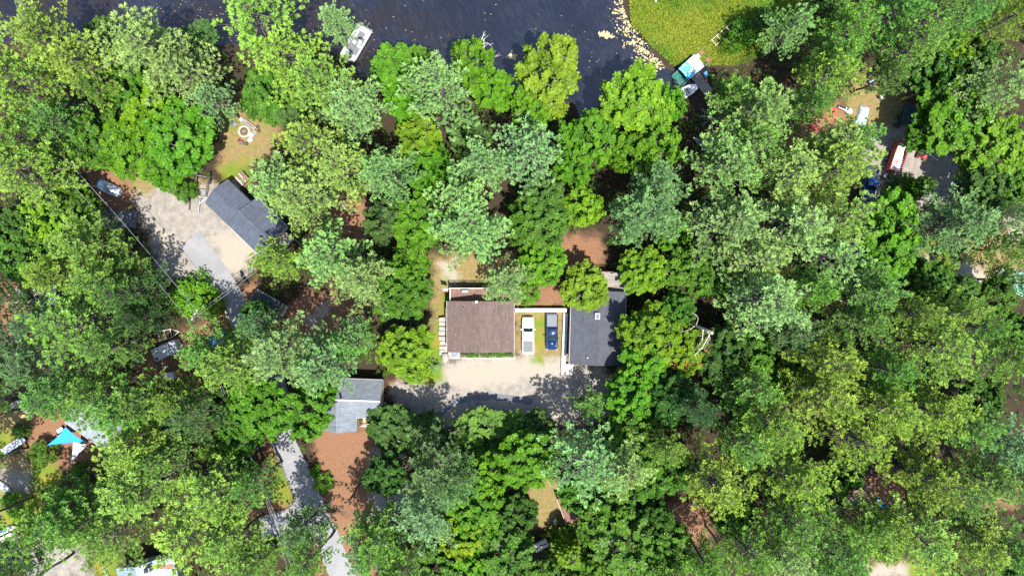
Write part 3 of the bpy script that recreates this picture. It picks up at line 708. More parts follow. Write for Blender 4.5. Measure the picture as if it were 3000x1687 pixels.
def flag_cloth():
    """13 stripes and a blue corner with white stars, hanging from the pole in soft folds"""
    for nm, m, sel in (('red_stripes', W_('flag_red', (.45, .03, .04), .8), 0), ('white_stripes', W_('flag_white', (.7, .7, .68), .8), 1)):
        mb = MB()
        for s in range(13):
            if s % 2 != sel: continue
            st = 0 if s > 6 else .40
            for c in range(10):
                a0, a1 = c / 10, (c + 1) / 10
                if a1 <= st: continue
                q = []
                for a, b in ((a0, s), (a1, s), (a1, s + 1), (a0, s + 1)):
                    q.append((1.2 - b / 13 * .85, .12 * math.sin(a * 9) + .25 * a + .02, .72 - .5 * b / 13 - a * 1.05))
                mb.add(q, [(0, 1, 2, 3)])
        mb.build(nm, m, fl)
    mb = MB(); SW = []
    for c in range(4):
        q = []
        for a, b in ((c / 10, 0), (c / 10 + .1, 0), (c / 10 + .1, 7), (c / 10, 7)): q.append((1.2 - b / 13 * .85, .12 * math.sin(a * 9) + .25 * a + .02, .72 - .5 * b / 13 - a * 1.05))
        mb.add(q, [(0, 1, 2, 3)])
        for b in (1, 2.6, 4.2, 5.8):
            a = c / 10 + .05; ctr = Vector((1.2 - b / 13 * .85, .12 * math.sin(a * 9) + .25 * a + .02, .72 - .5 * b / 13 - a * 1.05))
            SW.append([tuple(ctr + Vector((.03 * math.cos(1.2566 * i * .5) * (1 if i % 2 == 0 else .4), .03, .03 * math.sin(1.2566 * i * .5) * (1 if i % 2 == 0 else .4)))) for i in range(10)])
    ca = mb.build('canton', W_('flag_blue', (.02, .03, .16), .8), fl)
    for q in SW: MB().add(q, [tuple(range(10))]).build('star', W_('flag_white', (.7, .7, .68), .8), ca)
flag_cloth()
def rock(mb, c, s, r, flat=.6):
    n, m = 8, 5; vs = []; k = [[r.uniform(.78, 1.15) for _ in range(n)] for _ in range(m + 1)]
    for i in range(m + 1):
        t_ = math.pi * i / m
        for j in range(n):
            a = 2 * math.pi * j / n; q = k[i][j] if 0 < i < m else k[i][0]
            vs.append((c[0] + s[0] * q * math.sin(t_) * math.cos(a), c[1] + s[1] * q * math.sin(t_) * math.sin(a), c[2] + s[2] * q * math.cos(t_)))
    fs = [(i * n + j, (i + 1) * n + j, (i + 1) * n + (j + 1) % n, i * n + (j + 1) % n) for i in range(m) for j in range(n)]
    mb.add(vs, fs)
rr = random.Random(11)
st = thing('stone_steps', 'flight of pale stone slab steps beside the brown-roofed house', 'steps', at(1298, 980)[0], R_(90))
for i in range(8):
    x = -2.9 + i * .77; mb = MB(); w = [rr.uniform(-.08, .08) for _ in range(8)]
    mb.prism([(x - .34 + w[0], -.62 + w[1]), (x + .36 + w[2], -.6 + w[3]), (x + .34 + w[4], .6 + w[5]), (x - .36 + w[6], .62 + w[7])], -.05, .14 + .11 * i); mb.build('step', STONE, st, bevel=.04)
mb = MB(); rock(mb, (0, 0, .25), (.62, .95, .42), rr); b = mb.build('boulder', STONE, smooth=True, loc=at(1304, 1047)[0]); tag(b, 'big pale boulder at the foot of the stone slab steps', 'boulder')
t = thing('paved_landing', 'small paved landing with a blue-grey mat at the brown house corner', 'paving', at(1330, 1041)[0])
MB().box(0, 0, -.02, 1.9, 1.15, .1).build('slab', STONE, t); MB().box(.1, .12, .085, 1.05, .72, .02).build('mat', W_('blue_grey_mat', (.14, .17, .22), .9), t)
gb = thing('garden_bed', 'narrow bed of green plants edged with white stones below the brown roof', 'garden bed', at(1425, 1041)[0])
mb = MB()
for i in range(34): rock(mb, (-4.4 + i * .265, -.42 + rr.uniform(-.06, .06), .08), (rr.uniform(.1, .17), rr.uniform(.08, .14), .12), rr)
mb.build('stone_edging', W_('white_stone', (.6, .59, .56), .9, var=.1), gb, True)
rng_ = np.random.default_rng(3); k = 70
v_, t_ = leaves(rng_, np.stack([rng_.uniform(-3.8, 4.4, k), rng_.uniform(-.15, .35, k), rng_.uniform(.15, .65, k)], 1), np.tile(np.array([[0, 0, 1.]]), (k, 1)), np.full(k, .13), 30, np.full(k, .28), rng_.uniform(.2, .9, k))
o = link(bpy.data.objects.new('plants', crown_mesh('plants', [v_], [t_], BROAD_LEAF)), gb); o.color = (.05, .14, .02, 1)
# --- white wall and walkway
wl = thing('retaining_wall', 'long white block wall between the two houses', 'wall', at(1585, 908)[0])
mb = MB(); L0 = px(151)
for i in range(7):
    a = -L0 / 2 + L0 * i / 7; b = a + L0 / 7 - .02; mb.box((a + b) / 2, 0, 0, b - a, .62, 1.25, ch=.03)
mb.build('blocks', W_('pale_block', (.56, .56, .53), .8, var=.1), wl); MB().box(-L0 / 2 + 1.1, .0, 1.255, .9, .45, .12).build('cap_stone', STONE, wl)
wk = thing('walkway', 'raised concrete walkway with steps along the dark-roofed house', 'walkway', at(1653, 1000)[0], R_(-2.6))
mb = MB(); L0 = px(168)
for i in range(6):
    a = -L0 / 2 + L0 * i / 6; mb.box(0, a + L0 / 12, 0, .72, L0 / 6 - .03, .55, ch=.02)
mb.build('slabs', W_('walkway_concrete', (.36, .38, .38), .85, var=.12), wk)
mb = MB(); mb.box(.65, -L0 / 2 - .35, 0, 1.9, .66, .5, ch=.02)
for i in range(3): mb.box(1.0, -L0 / 2 + .2 + i * .38, 0, 1.2, .34, .62 + i * .16, ch=.02)
mb.build('steps', W_('step_boards', (.33, .33, .31), .8, var=.14), wk)
# --- dark-roofed house
L_, _ = at(1752, 961, 3.8)
dh, dr_ = house('dark_roofed_house', 'house with large charcoal shingle roof beside the raised walkway', L_, R_(88.3), 11.6, 8.6, 3.5, 4.7, DARKR, W_('cream_siding', (.4, .36, .28), .75))
sk_ = MB().box(1.9, .3, 4.3, .95, .75, .85, ch=.03).build('roof_hatch', WHITEG, dr_)
MB().box(1.9, .3, 5.152, .7, .5, .02).build('hatch_glass', W_('hatch_glass', (.10, .13, .15), .1), dr_)
MB().tube([(-4.6, 1.6, 4.0), (-4.6, 1.6, 4.75)], .09, 8).build('vent_pipe', WHITE, dr_)
MB().box(0, 4.36, 3.25, 11.5, .14, .12).build('gutter', BLACK, dh)
deck(dh, 5.6, 8.9, -4.6, .1, 2.3, WOODG, axis=0); railing(dh, 8.85, -4.6, 8.85, .1, 2.3, WOODB); railing(dh, 5.65, -4.55, 8.8, -4.55, 2.3, WOODG, name='side_railing')
mb = MB()
for i in range(9): mb.box(8.3 - i * .33, -5.15, 0, .3, 1.0, 2.2 - i * .24)
mb.build('stairs', WOODG, dh)
# --- grey-roofed house with porch
L_, _ = at(1050, 1171, 4.5)
gh, gr_ = house('grey_roofed_house', 'tan house with grey shingle roof and white-railed porch above the rust yard', L_, R_(-2), 7.0, 6.1, 3.1, 5.2, GREYR, BEIGE, cap=W_('pale_ridge', (.3, .32, .34), .7))
wl_, _ = at(992, 1217, 4.0); c_, s_ = math.cos(R_(2)), math.sin(R_(2)); dx_, dy_ = wl_[0] - L_[0], wl_[1] - L_[1]; lx_, ly_ = dx_ * c_ - dy_ * s_, dx_ * s_ + dy_ * c_
mb = MB()
for s in (-1, 1): mb.slab([(lx_, ly_ - 2.6, 4.7), (lx_, ly_ + 2.6, 4.7), (lx_ + s * 2.7, ly_ + 2.6, 3.0), (lx_ + s * 2.7, ly_ - 2.6, 3.0)], .15)
wr = mb.build('wing_roof', GREYR, gh); MB().box(lx_, ly_, 4.69, .36, 5.2, .05).build('ridge_cap', W_('dark_ridge', (.11, .14, .16), .7), wr)
MB().loft([[(lx_ - 2.4, ly_ + y, 0), (lx_ + 2.4, ly_ + y, 0), (lx_ + 2.4, ly_ + y, 3.0), (lx_, ly_ + y, 4.5), (lx_ - 2.4, ly_ + y, 3.0)] for y in (2.3, -2.3)]).build('wing_wall', BEIGE, gh)
deck(gh, .1, 2.2, -4.6, -2.85, 1.2, WOODT); railing(gh, .1, -4.55, 2.2, -4.55, 1.2, WHITE); railing(gh, 2.2, -4.5, 2.2, -2.9, 1.2, WHITE, name='side_railing')
MB().slab([(3.5, -3.1, .75), (2.4, -3.1, .75), (2.4, -4.0, .5), (3.5, -4.0, .5)], .1).build('lattice', WHITEG, gh)
mb = MB().tube([(-2.6, .35, 4.8), (-2.6, .35, 6.1)], .16, 10); mb.build('chimney', BLACK, gr_)
mb = MB().tube([(lx_ - .1, ly_ - 2.4, 4.6), (lx_ - .1, ly_ - 2.4, 6.0)], .02, 5); mb.tube([(lx_ - .9, ly_ - 2.7, 6.0), (lx_ + .6, ly_ - 2.0, 6.0)], .015, 4)
for i in range(6): a = -.7 + i * .26; mb.tube([(lx_ + a - .2, ly_ - 2.42 + a * .46 + .3, 6.02), (lx_ + a + .2, ly_ - 2.42 + a * .46 - .3, 6.02)], .01, 4)
mb.build('antenna', STEEL, gh)
# --- slate-blue cottage
L_, rz = at(752, 662, 3.6, 70, 68)
sh, sr_ = house('slate_roofed_cottage', 'cottage with slate-blue shingle roof half hidden under pale pines', L_, rz, 6.6, 6.4, 3.0, 4.8, SLATE, WALLG)
deck(sh, 3.35, 5.1, -2.6, 2.2, 1.6, WOODG, axis=0); railing(sh, 5.05, -2.6, 5.05, 2.2, 1.6, WHITEG); MB().box(3.32, 0, 2.6, .06, 6.2, .16).build('white_trim', WHITE, sh)
mb = MB().box(4.0, -.55, 1.62, .85, 1.1, .8, ch=.05); mb.build('hot_tub', W_('dark_cover', (.05, .055, .06), .6), sh)
for s in (-1, 1): MB().slab([(-8.6, -.6, 4.4), (-3.4, -.6, 4.4), (-3.4, -.6 + s * 2.6, 3.0), (-8.6, -.6 + s * 2.6, 3.0)], .15).build('wing_roof', SLATE, sh)
MB().box(-5.9, -.6, 0, 4.9, 4.6, 2.95).build('wing_wall', WALLG, sh)
ps = thing('porch_stairs', 'broad brown stairs with white edging by the slate cottage lawn', 'stairs', *at(703, 539, 0, 38, -34))
for i in range(4): q = MB().box(-.9 + i * .78, .2, 0, .74, 1.7, .25 + .17 * i).build('step', WOODB, ps); MB().box(-.9 + i * .78 - .34, .2, .251 + .17 * i, .07, 1.72, .02).build('edging', WHITE, q)
# --- dark shed by the road
L_, rz = at(768, 893, 2.4, 80, 45)
ds, _r = house('dark_shed', 'small dark-roofed shed at the bend of the upper road', L_, rz, 4.0, 3.4, 2.2, 3.2, W_('black_shingles', (.03, .033, .042), .85, var=.2), WALLG, .25, windows=False)
deck(ds, 2.05, 3.3, -1.5, 1.5, .5, WOODG, axis=0); railing(ds, 3.25, -1.5, 3.25, 1.5, .5, WHITEG)
# --- metal-roofed house, bottom edge
L_, rz = at(428, 1725, 4.5, 25, 97)
mh, mr_ = house('metal_roofed_house', 'house with blue-grey ribbed metal roof and stone chimney', L_, rz, 8.0, 9.0, 3.2, 5.6, METALR, WALLG, windows=False, cap=W_('metal_ridge', (.25, .32, .40), .35))
mb = MB()
for i in range(20):
    x = -3.9 + i * .4
    for s in (-1, 1): mb.slab([(x, s * .16, 5.6 - .085 + .06), (x + .05, s * .16, 5.6 - .085 + .06), (x + .05, s * 4.45, 3.287), (x, s * 4.45, 3.287)], .06)
mb.build('standing_seams', W_('metal_seam', (.27, .34, .43), .35), mr_)
ch_ = MB().box(-3.1, 1.6, 4.2, .7, .9, 1.7, ch=.04).build('chimney', STONE, mr_); MB().box(-3.1, 1.6, 5.9, .5, .6, .2).build('flue', BLACK, ch_)
sl_ = 2.4 / 4.5
MB().slab([(-3.3, 2.1, 5.6 - sl_ * 2.1 + .03), (-2.7, 2.1, 5.6 - sl_ * 2.1 + .03), (-1.6, 4.3, 5.6 - sl_ * 4.3 + .03), (-2.5, 4.3, 5.6 - sl_ * 4.3 + .03)], .012).build('needle_drift', W_('rust_needles', (.25, .10, .045), .95, var=.3), mr_)
t = thing('fence', 'short white picket fence beside the metal-roofed house', 'fence', *at(316, 1672, 0, 13, 32)); mb = MB()
for i in range(12): mb.box(-.9 + i * .17, 0, .05, .09, .03, .95)
mb.build('pickets', WHITE, t)
mb = MB()
for z in (.3, .75): mb.box(0, .04, z, 2.0, .04, .08)
mb.build('rails', WHITE, t)
# --- vehicles
def wheel(t, x, y, r=.38, w=.26):
    a = MB().lathe((x, y, r), [(r * .55, -w / 2), (r * .93, -w / 2), (r, -w * .3), (r, w * .3), (r * .93, w / 2), (r * .55, w / 2)], 18, 'y').build('wheel', RUBBER, t)
    MB().lathe((x, y, r), [(r * .2, -w * .52), (r * .56, -w * .50), (r * .56, w * .50), (r * .2, w * .52)], 12, 'y').build('rim', CHR, a)
def ring_sec(x, hw, z0, z1, r=.12, crown=.03):
    """body cross-section at station x: rounded upper shoulders"""
    return [(x, -hw + .05, z0), (x, hw - .05, z0), (x, hw, z0 + .12), (x, hw, z1 - r), (x, hw - r * .35, z1 - r * .3), (x, hw - r, z1), (x, 0, z1 + crown), (x, -hw + r, z1), (x, -hw + r * .35, z1 - r * .3), (x, -hw, z1 - r), (x, -hw, z0 + .12)]
def pickup(label, loc, rz, paint, cover, length=5.75):
    t = thing('pickup_truck', label, 'pickup truck', loc, rz, 'pickup trucks'); k = length / 5.75
    X = lambda v: v * k
    mb = MB(); mb.loft([ring_sec(X(2.86), .70, .55, .92, .1), ring_sec(X(2.74), .86, .45, 1.04), ring_sec(X(2.3), .93, .42, 1.12), ring_sec(X(1.25), .96, .42, 1.17), ring_sec(X(1.1), .96, .42, 1.12), ring_sec(X(-2.75), .96, .45, 1.10, .08, 0), ring_sec(X(-2.84), .93, .5, 1.06, .08, 0)])
    mb.build('body', paint, t, True)
    MB().loft([[(X(x), -w, z), (X(x), w, z), (X(x), w, z + .04), (X(x), -w, z + .04)] for x, w, z in ((2.6, .5, 1.09), (1.9, .6, 1.155), (1.35, .64, 1.185))]).build('hood', paint, t, True)
    b, tp = 1.10, 1.80
    lo = [(1.22, -.86), (1.22, .86), (-.72, .88), (-.72, -.88)]; up = [(.52, -.68), (.52, .68), (-.5, .70), (-.5, -.70)]
    g = MB(); g.loft([[(X(x), y, b) for x, y in lo], [(X(x), y, tp - .1) for x, y in up]]); g.build('windows', GLASS, t)
    r = MB(); r.prism([(X(x), y) for x, y in ((.60, -.66), (.60, .66), (.5, .74), (-.48, .76), (-.56, .68), (-.56, -.68), (-.48, -.76), (.5, -.74))], tp - .11, tp - .02, [(X(x) * .93, y * .9) for x, y in ((.60, -.66), (.60, .66), (.5, .74), (-.48, .76), (-.56, .68), (-.56, -.68), (-.48, -.76), (.5, -.74))]); r.build('cab_roof', paint, t, True)
    pl = MB()
    for s in (-1, 1):
        for (x0, y0), (x1, y1) in (((1.22, .86), (.52, .68)), ((.25, .875), (.1, .70)), ((-.72, .88), (-.5, .70))):
            pl.tube([(X(x0), s * y0, b), (X(x1), s * y1, tp - .08)], .045, 5)
    pl.build('pillars', paint, t)
    MB().box(X(-1.8), 0, 1.09, X(1.92), 1.62, .07, ch=.03).build('bed_cover', cover, t)
    MB().box(X(-2.88), 0, .45, .12, 1.86, .2).build('bumper', CHR, t); MB().box(X(2.86), 0, .42, .14, 1.7, .24, ch=.05).build('bumper', CHR, t)
    MB().box(X(2.885), 0, .68, .05, 1.0, .22).build('grille', BLACK, t)
    for s in (-1, 1):
        MB().box(X(2.80), s * .72, .78, .12, .3, .16, ch=.03).build('headlight', W_('lamp_glass', (.6, .62, .62), .15), t)
        MB().box(X(-2.84), s * .83, .78, .06, .16, .26).build('tail_light', W_('red_lens', (.35, .01, .01), .2), t)
        MB().box(X(.92), s * 1.06, 1.12, .16, .22, .16, ch=.03).build('mirror', paint, t); MB().box(X(-.1), s * .965, .85, .16, .02, .04).build('handle', CHR, t)
        for x in (1.75, -1.75): wheel(t, X(x), s * .84)
    return t
CARW = mat('white_car_paint', (.78, .78, .78), .3, .03, coat=.5); CARB = mat('navy_car_paint', (.008, .022, .07), .25, .1, coat=.7); CARN = mat('blue_car_paint', (.012, .06, .22), .3, .1, coat=.6)
pickup('white pickup with grey bed cover parked beside the brown-roofed house', *at(1547, 982, 1.1, 0, -1), CARW, W_('grey_vinyl', (.085, .09, .10), .6, var=.08))
pickup('dark blue pickup with silver bed cover parked by the raised walkway', *at(1617, 972, 1.1, 0, 1), CARB, W_('silver_vinyl', (.085, .095, .11), .55, var=.08))
pickup('blue pickup with black bed cover beside the red dump trailer', *at(2552, 537, 1.1, -19, 97), CARN, BLACK)
# car under a silver cover
t = thing('covered_car', 'small car under a shiny silver cover on the needle-strewn drive', 'car', *at(325, 553, 0, 215, 100))
secs = []
for x, w, h0 in ((-2.1, .45, .45), (-2.0, .72, .75), (-1.5, .84, .98), (-.9, .85, 1.36), (.1, .84, 1.42), (.75, .84, 1.18), (1.2, .83, .94), (1.8, .76, .82), (2.02, .5, .5)):
    secs.append([(x, w * 1.06 * c1, h0 * z1) for c1, z1 in ((-1, .08), (-1.0, .45), (-.88, .8), (-.5, .98), (0, 1.0), (.5, .98), (.88, .8), (1.0, .45), (1, .08))])
MB().loft(secs).build('car_cover', mat('silver_cover', (.34, .40, .46), .32, .2, 2.5, metal=.5, bmp=.4), t, True)
for s in (-1, 1):
    for x in (-1.3, 1.3): wheel(t, x, s * .72, .3, .2)
# camper
t = thing('camper', 'boxy silver camper with a dark roof hatch on rust-coloured ground', 'camper', *at(481, 1027, 2.5, 69, -32))
MB().box(0, 0, .45, 4.0, 1.95, 2.05, ch=.06).build('body', mat('silver_panel', (.36, .39, .43), .4, .1, 1.2, metal=.1), t)
for x in (1.0, 1.45): MB().box(x, 0, 2.475, .07, 1.98, .04).build('roof_groove', BLACK, t)
MB().box(-1.6, -.68, 2.5, .42, .42, .1, ch=.03).build('roof_hatch', W_('hatch_black', (.03, .035, .04), .3), t)
MB().box(-.3, -.99, 1.25, .8, .03, .55).build('window', GLASS, t); MB().box(.9, -.99, .6, .6, .03, 1.6).build('door', WHITEG, t)
for s in (-1, 1):
    for x in (-.4, .4): wheel(t, x, s * .9, .33, .2)
MB().tube([(2.0, .4, .5), (2.9, 0, .5), (2.0, -.4, .5)], .05, 6).build('tongue', BLACK, t)
t = thing('utility_trailer', 'pale flat-topped trailer parked below the silver camper', 'trailer', *at(490, 1103, 1.4, 33, -7))
MB().box(0, 0, .5, 1.9, 1.2, .95, ch=.05).build('body', WHITEG, t)
for s in (-1, 1): wheel(t, 0, s * .6, .28, .16)
MB().tube([(.9, 0, .5), (1.7, 0, .45)], .04, 6).build('tongue', STEEL, t)
t = thing('blue_car', 'small blue car tucked under pine boughs beside the utility pole', 'car', *at(636, 992, .9, 30, -18))
MB().loft([ring_sec(1.7, .55, .4, .65, .1), ring_sec(1.55, .74, .35, .78), ring_sec(.7, .8, .32, .9), ring_sec(-1.5, .8, .34, .92), ring_sec(-1.7, .7, .4, .85)]).build('body', CARN, t, True)
MB().loft([[(.8, -.7, .88), (.8, .7, .88), (-1.3, .72, .9), (-1.3, -.72, .9)], [(.25, -.56, 1.42), (.25, .56, 1.42), (-1.0, .58, 1.42), (-1.0, -.58, 1.42)]]).build('windows', GLASS, t)
MB().prism([(.28, -.58), (.28, .58), (-1.02, .6), (-1.02, -.6)], 1.41, 1.47).build('car_roof', CARN, t)
for s in (-1, 1):
    for x in (-1.05, 1.1): wheel(t, x, s * .7, .3, .2)
# red dump trailer
t = thing('dump_trailer', 'tall red dump trailer holding white debris and soil', 'trailer', *at(2638, 458, 2.2, -28, 84))
mb = MB(); l, w = 2.4, .92
for s in (-1, 1): mb.box(0, s * w, .75, 2 * l, .09, 1.45); 
for s in (-1, 1): mb.box(s * (l - .045), 0, .75, .09, 2 * w - .1, 1.45)
mb.box(0, 0, .72, 2 * l - .1, 2 * w - .1, .1)
for s in (-1, 1):
    for i in range(7): mb.box(-2.1 + i * .7, s * (w + .08), .75, .08, .07, 1.4)
mb.build('bed', RED, t)
n_ = 14; vs = []; fs = []
for i in range(n_ + 1):
    for j in range(7): vs.append((-l + .1 + (2 * l - .2) * i / n_, -w + .06 + (2 * w - .12) * j / 6, 1.55 + .22 * math.sin(i * .5) * math.sin(j * .7) + rr.uniform(-.05, .07)))
for i in range(n_):
    for j in range(6): q = i * 7 + j; fs.append((q, q + 7, q + 8, q + 1))
ML = mat('debris_load', (.46, .47, .50), .9, .25, 1.5, spots=((.22, .115, .05), .9, .48, .53))
MB().add(vs, [f[::-1] for f in fs] if False else fs).build('load', ML, t)
for s in (-1, 1):
    for x in (-.5, .45): wheel(t, x, s * 1.02, .38, .22)
MB().tube([(-2.3, .5, .6), (-3.5, 0, .6), (-2.3, -.5, .6)], .06, 6).build('tongue', BLACK, t)
# small yard machines
def quad(name, label, loc, rz, col, L=1.7):
    t = thing(name, label, 'quad bike', loc, rz); k = L / 1.7
    MB().loft([ring_sec(x * k, w, z0, z1, .08) for x, w, z0, z1 in ((.8, .25, .45, .7), (.6, .36, .4, .8), (.1, .2, .4, .72), (-.3, .2, .4, .8), (-.6, .36, .45, .8), (-.8, .25, .5, .72))]).build('body', col, t, True)
    MB().box(-.25 * k, 0, .78, .62 * k, .3, .12, ch=.04).build('seat', BLACK, t); MB().tube([(.3, -.38, 1.0), (.38, 0, .95), (.3, .38, 1.0)], .025, 6).build('handlebar', BLACK, t)
    for s in (-1, 1):
        for x in (.58, -.58): wheel(t, x * k, s * .42, .27, .24)
    return t
quad('quad_bike', 'black and white quad bike at the end of the red dump trailer', *at(2603, 524, .7, 20, 25), WHITEG, 1.9)
quad('quad_bike', 'black quad bike in the shade at the edge of the vehicle clearing', *at(2635, 354, .7, -15, 40), BLACK, 2.2)
t = thing('riding_mower', 'red riding mower in the shade beside a white pole', 'mower', *at(2700, 457, .5, 30, 16))
MB().loft([ring_sec(x, w, .3, z1, .1) for x, w, z1 in ((.8, .25, .7), (.7, .3, .85), (.1, .3, .9), (0, .38, .55), (-.7, .42, .6))]).build('body', RED, t, True); MB().box(-.4, 0, .6, .4, .42, .4, ch=.06).build('seat', BLACK, t)
MB().lathe((.02, 0, .98), [(.16, 0), (.18, .02), (.16, .04)], 12).build('steering_wheel', BLACK, t)
for s in (-1, 1): wheel(t, -.5, s * .45, .26, .18); wheel(t, .6, s * .36, .19, .14)
t = thing('lawn_mower', 'red and black push mower on the firepit lawn', 'mower', *at(703, 414, .4, -40, -32))
MB().box(.2, 0, .12, .62, .5, .16, ch=.05).build('deck', RED, t); MB().lathe((.2, 0, .28), [(.16, 0), (.16, .14), (.08, .18)], 12).build('engine', BLACK, t); MB().box(-.4, 0, .15, .5, .42, .34, ch=.06).build('grass_bag', W_('bag_cloth', (.10, .10, .11), .9), t)
MB().tube([(-.1, -.2, .25), (-.85, -.2, .95), (-.85, .2, .95), (-.1, .2, .25)], .018, 5).build('handle', BLACK, t)
for s in (-1, 1): wheel(t, .45, s * .27, .11, .07); wheel(t, -.05, s * .27, .11, .07)
t = thing('snowmobile', 'white snowmobile parked beside the red tarp', 'snowmobile', *at(2478, 320, .5, 55, 26))
MB().loft([ring_sec(x, w, .18, z1, .1) for x, w, z1 in ((1.2, .15, .4), (.9, .38, .6), (.3, .4, .8), (-.1, .26, .6), (-1.2, .24, .5))]).build('body', WHITE, t, True); MB().box(-.6, 0, .58, 1.1, .32, .14, ch=.05).build('seat', BLACK, t)
MB().tube([(.1, -.35, .95), (.2, 0, .9), (.1, .35, .95)], .022, 5).build('handlebar', BLACK, t); MB().loft([[(.45, -.3, .75), (.45, .3, .75), (.44, .3, .77), (.44, -.3, .77)], [(.2, -.24, 1.1), (.2, .24, 1.1), (.19, .24, 1.1), (.19, -.24, 1.1)]]).build('windshield', GLASS, t)
for s in (-1, 1): MB().box(.7, s * .45, 0, 1.0, .14, .06).build('ski', BLACK, t)
def draped(name, label, loc, rz, L, W, h, m, seed, cat='tarp', n=12):
    r = random.Random(seed); mb = MB(); vs = []; fs = []; ph = [r.uniform(0, 6) for _ in range(4)]
    for i in range(n + 1):
        for j in range(n + 1):
            u, v = i / n - .5, j / n - .5; e = max(abs(u), abs(v)) * 2
            z = h * max(0, 1 - e ** 5) + .06 * math.sin(u * 11 + ph[0]) * math.sin(v * 9 + ph[1]) + r.uniform(0, .05) + .05
            vs.append((u * L * (1 + .06 * math.sin(v * 8 + ph[2])), v * W * (1 + .06 * math.sin(u * 8 + ph[3])), z))
    for i in range(n):
        for j in range(n): q = i * (n + 1) + j; fs.append((q, q + n + 1, q + n + 2, q + 1))
    o = mb.add(vs, fs).build(name, m, smooth=True); o.location = loc; o.rotation_euler = (0, 0, rz); return tag(o, label, cat)
draped('tarp', 'faded red tarp between pines at the vehicle clearing', *at(2432, 330, .4, 40, 8), 2.6, 2.3, .5, W_('red_tarp', (.30, .06, .045), .6, var=.2), 1)
draped('tarp', 'pale blue tarp over a low pile beside the snowmobile', *at(2530, 337, .5, -12, 45), 3.0, 1.7, .7, mat('pale_blue_tarp', (.32, .45, .58), .45, .2, 2, spots=((.7, .72, .74), 4, .5, .6)), 2)
draped('tarp', 'small red tarp at the foot of the pale pine by the clearing', *at(2390, 375, .3, 20, 30), 1.6, .9, .3, W_('red_tarp', (.30, .06, .045), .6, var=.2), 3)
draped('tarp', 'wrinkled blue tarp on the deck in the dark hollow', *at(2501, 1475, .4, 10, 1), 1.2, 1.0, .5, BLUEP, 4)
draped('tarp', 'light blue tarp beside fallen logs in the dark hollow', *at(2525, 1470, .4, 10, -1), 1.2, .8, .5, mat('light_blue_tarp', (.12, .32, .55), .5, .2, 3), 5)
# lawn chairs
def chair(label, loc, rz, m, scale=1.0):
    t = thing('lawn_chair', label, 'chair', loc, rz, 'outdoor chairs'); t.scale = (scale,) * 3
    MB().box(0, 0, .38, .55, .55, .05, ch=.015).build('seat', m, t); MB().loft([[(-.27, -.27, .42), (-.22, -.27, .42), (-.22, .27, .42), (-.27, .27, .42)], [(-.47, -.25, 1.0), (-.43, -.25, 1.0), (-.43, .25, 1.0), (-.47, .25, 1.0)]]).build('backrest', m, t)
    for s in (-1, 1):
        MB().box(.02, s * .31, .58, .6, .07, .035).build('armrest', m, t)
        for x in (-.24, .25): MB().tube([(x, s * .29, 0), (x, s * .29, .57)], .022, 5).build('leg', m, t)
    return t
chair('white lawn chair in the middle of the vehicle clearing', at(2579, 287)[0], .4, WHITE, 1.1)
chair('pale blue chair under the pine bough in the vehicle clearing', at(2549, 243)[0], 2.0, W_('pale_blue', (.4, .5, .62), .5), 1.2)
chair('black chair beside the pale blue chair in the clearing', at(2545, 262)[0], 2.4, BLACK, 1.1)
chair('blue chair facing its twin near the blue tarps', at(2570, 1460)[0], 1.0, BLUEP, 1.15)
chair('teal blue chair at the edge of the tarps hollow', at(2578, 1473)[0], 2.6, W_('teal_plastic', (.02, .2, .34), .5), 1.1)
chair('white wire chair beside the firepit in half shade', at(691, 368)[0], -.3, W_('wire_grey', (.15, .15, .15), .5), 1.1)
chair('light chair in the shadowed yard of the brown shed', at(1628, 1522)[0], 1.2, WHITEG, 1.0)
chair('bright blue folding chair by the dock', at(2066, 221)[0], .6, W_('sky_blue', (.06, .28, .45), .5), 1.1)
# firepit group
t = thing('fire_pit', 'round firepit ringed with white stones on the lawn', 'fire pit', at(715.5, 386)[0])
for i in range(18):
    a = i / 18 * 6.283; q = MB(); rock(q, (.84 * math.cos(a), .84 * math.sin(a), .1), (rr.uniform(.12, .17), rr.uniform(.11, .15), .14), rr); q.build('stone', W_('white_stone', (.6, .59, .56), .9, var=.1), t, True)
MB().lathe((0, 0, 0), [(.5, 0), (.5, .28), (.46, .28), (.46, .02)], 20).build('fire_ring', W_('rusty_steel', (.07, .05, .04), .7), t)
for i in range(5): a = i * 1.3; MB().tube([(.38 * math.cos(a), .38 * math.sin(a), .08 + .05 * i), (-.36 * math.cos(a + .3), -.36 * math.sin(a + .3), .14 + .05 * i)], .055, 6).build('log', BARK_GREY, t)
def bench(label, x0, y0, x1, y1):
    t = thing('plank_bench', label, 'bench', *at((x0 + x1) / 2, (y0 + y1) / 2, .4, x1 - x0, y1 - y0), 'benches round the firepit'); L = px(math.hypot(x1 - x0, y1 - y0))
    for s in (-.17, .17): MB().box(0, s, .40, L, .26, .05).build('plank', WOODG, t)
    for e in (-1, 1): MB().box(e * (L / 2 - .3), 0, 0, .3, .5, .40).build('leg', W_('concrete_block', (.25, .25, .25), .9), t)
bench('long plank bench on the upper side of the firepit', 712, 351, 748, 378); bench('short plank bench with white cushions beside the firepit', 750, 383, 727, 416)
t = MB().lathe((0, 0, 0), [(.24, 0), (.27, .2), (.27, .42), (.2, .46), (.0, .47)], 16).build('stool', WHITE, smooth=True, loc=at(709, 352)[0]); tag(t, 'round white stool at the end of the long plank bench', 'stool')
for i, (x, y, lab) in enumerate(((735, 396, 'upper white cushion on the short plank bench'), (733, 410, 'lower white cushion on the short plank bench'))):
    o = MB().box(0, 0, 0, .62, .58, .14, ch=.05).build('cushion', WHITE, bevel=.03); o.location = (*PN(x, y, .5), .455); o.rotation_euler = (0, 0, R_(45)); tag(o, lab, 'cushion', 'white cushions')
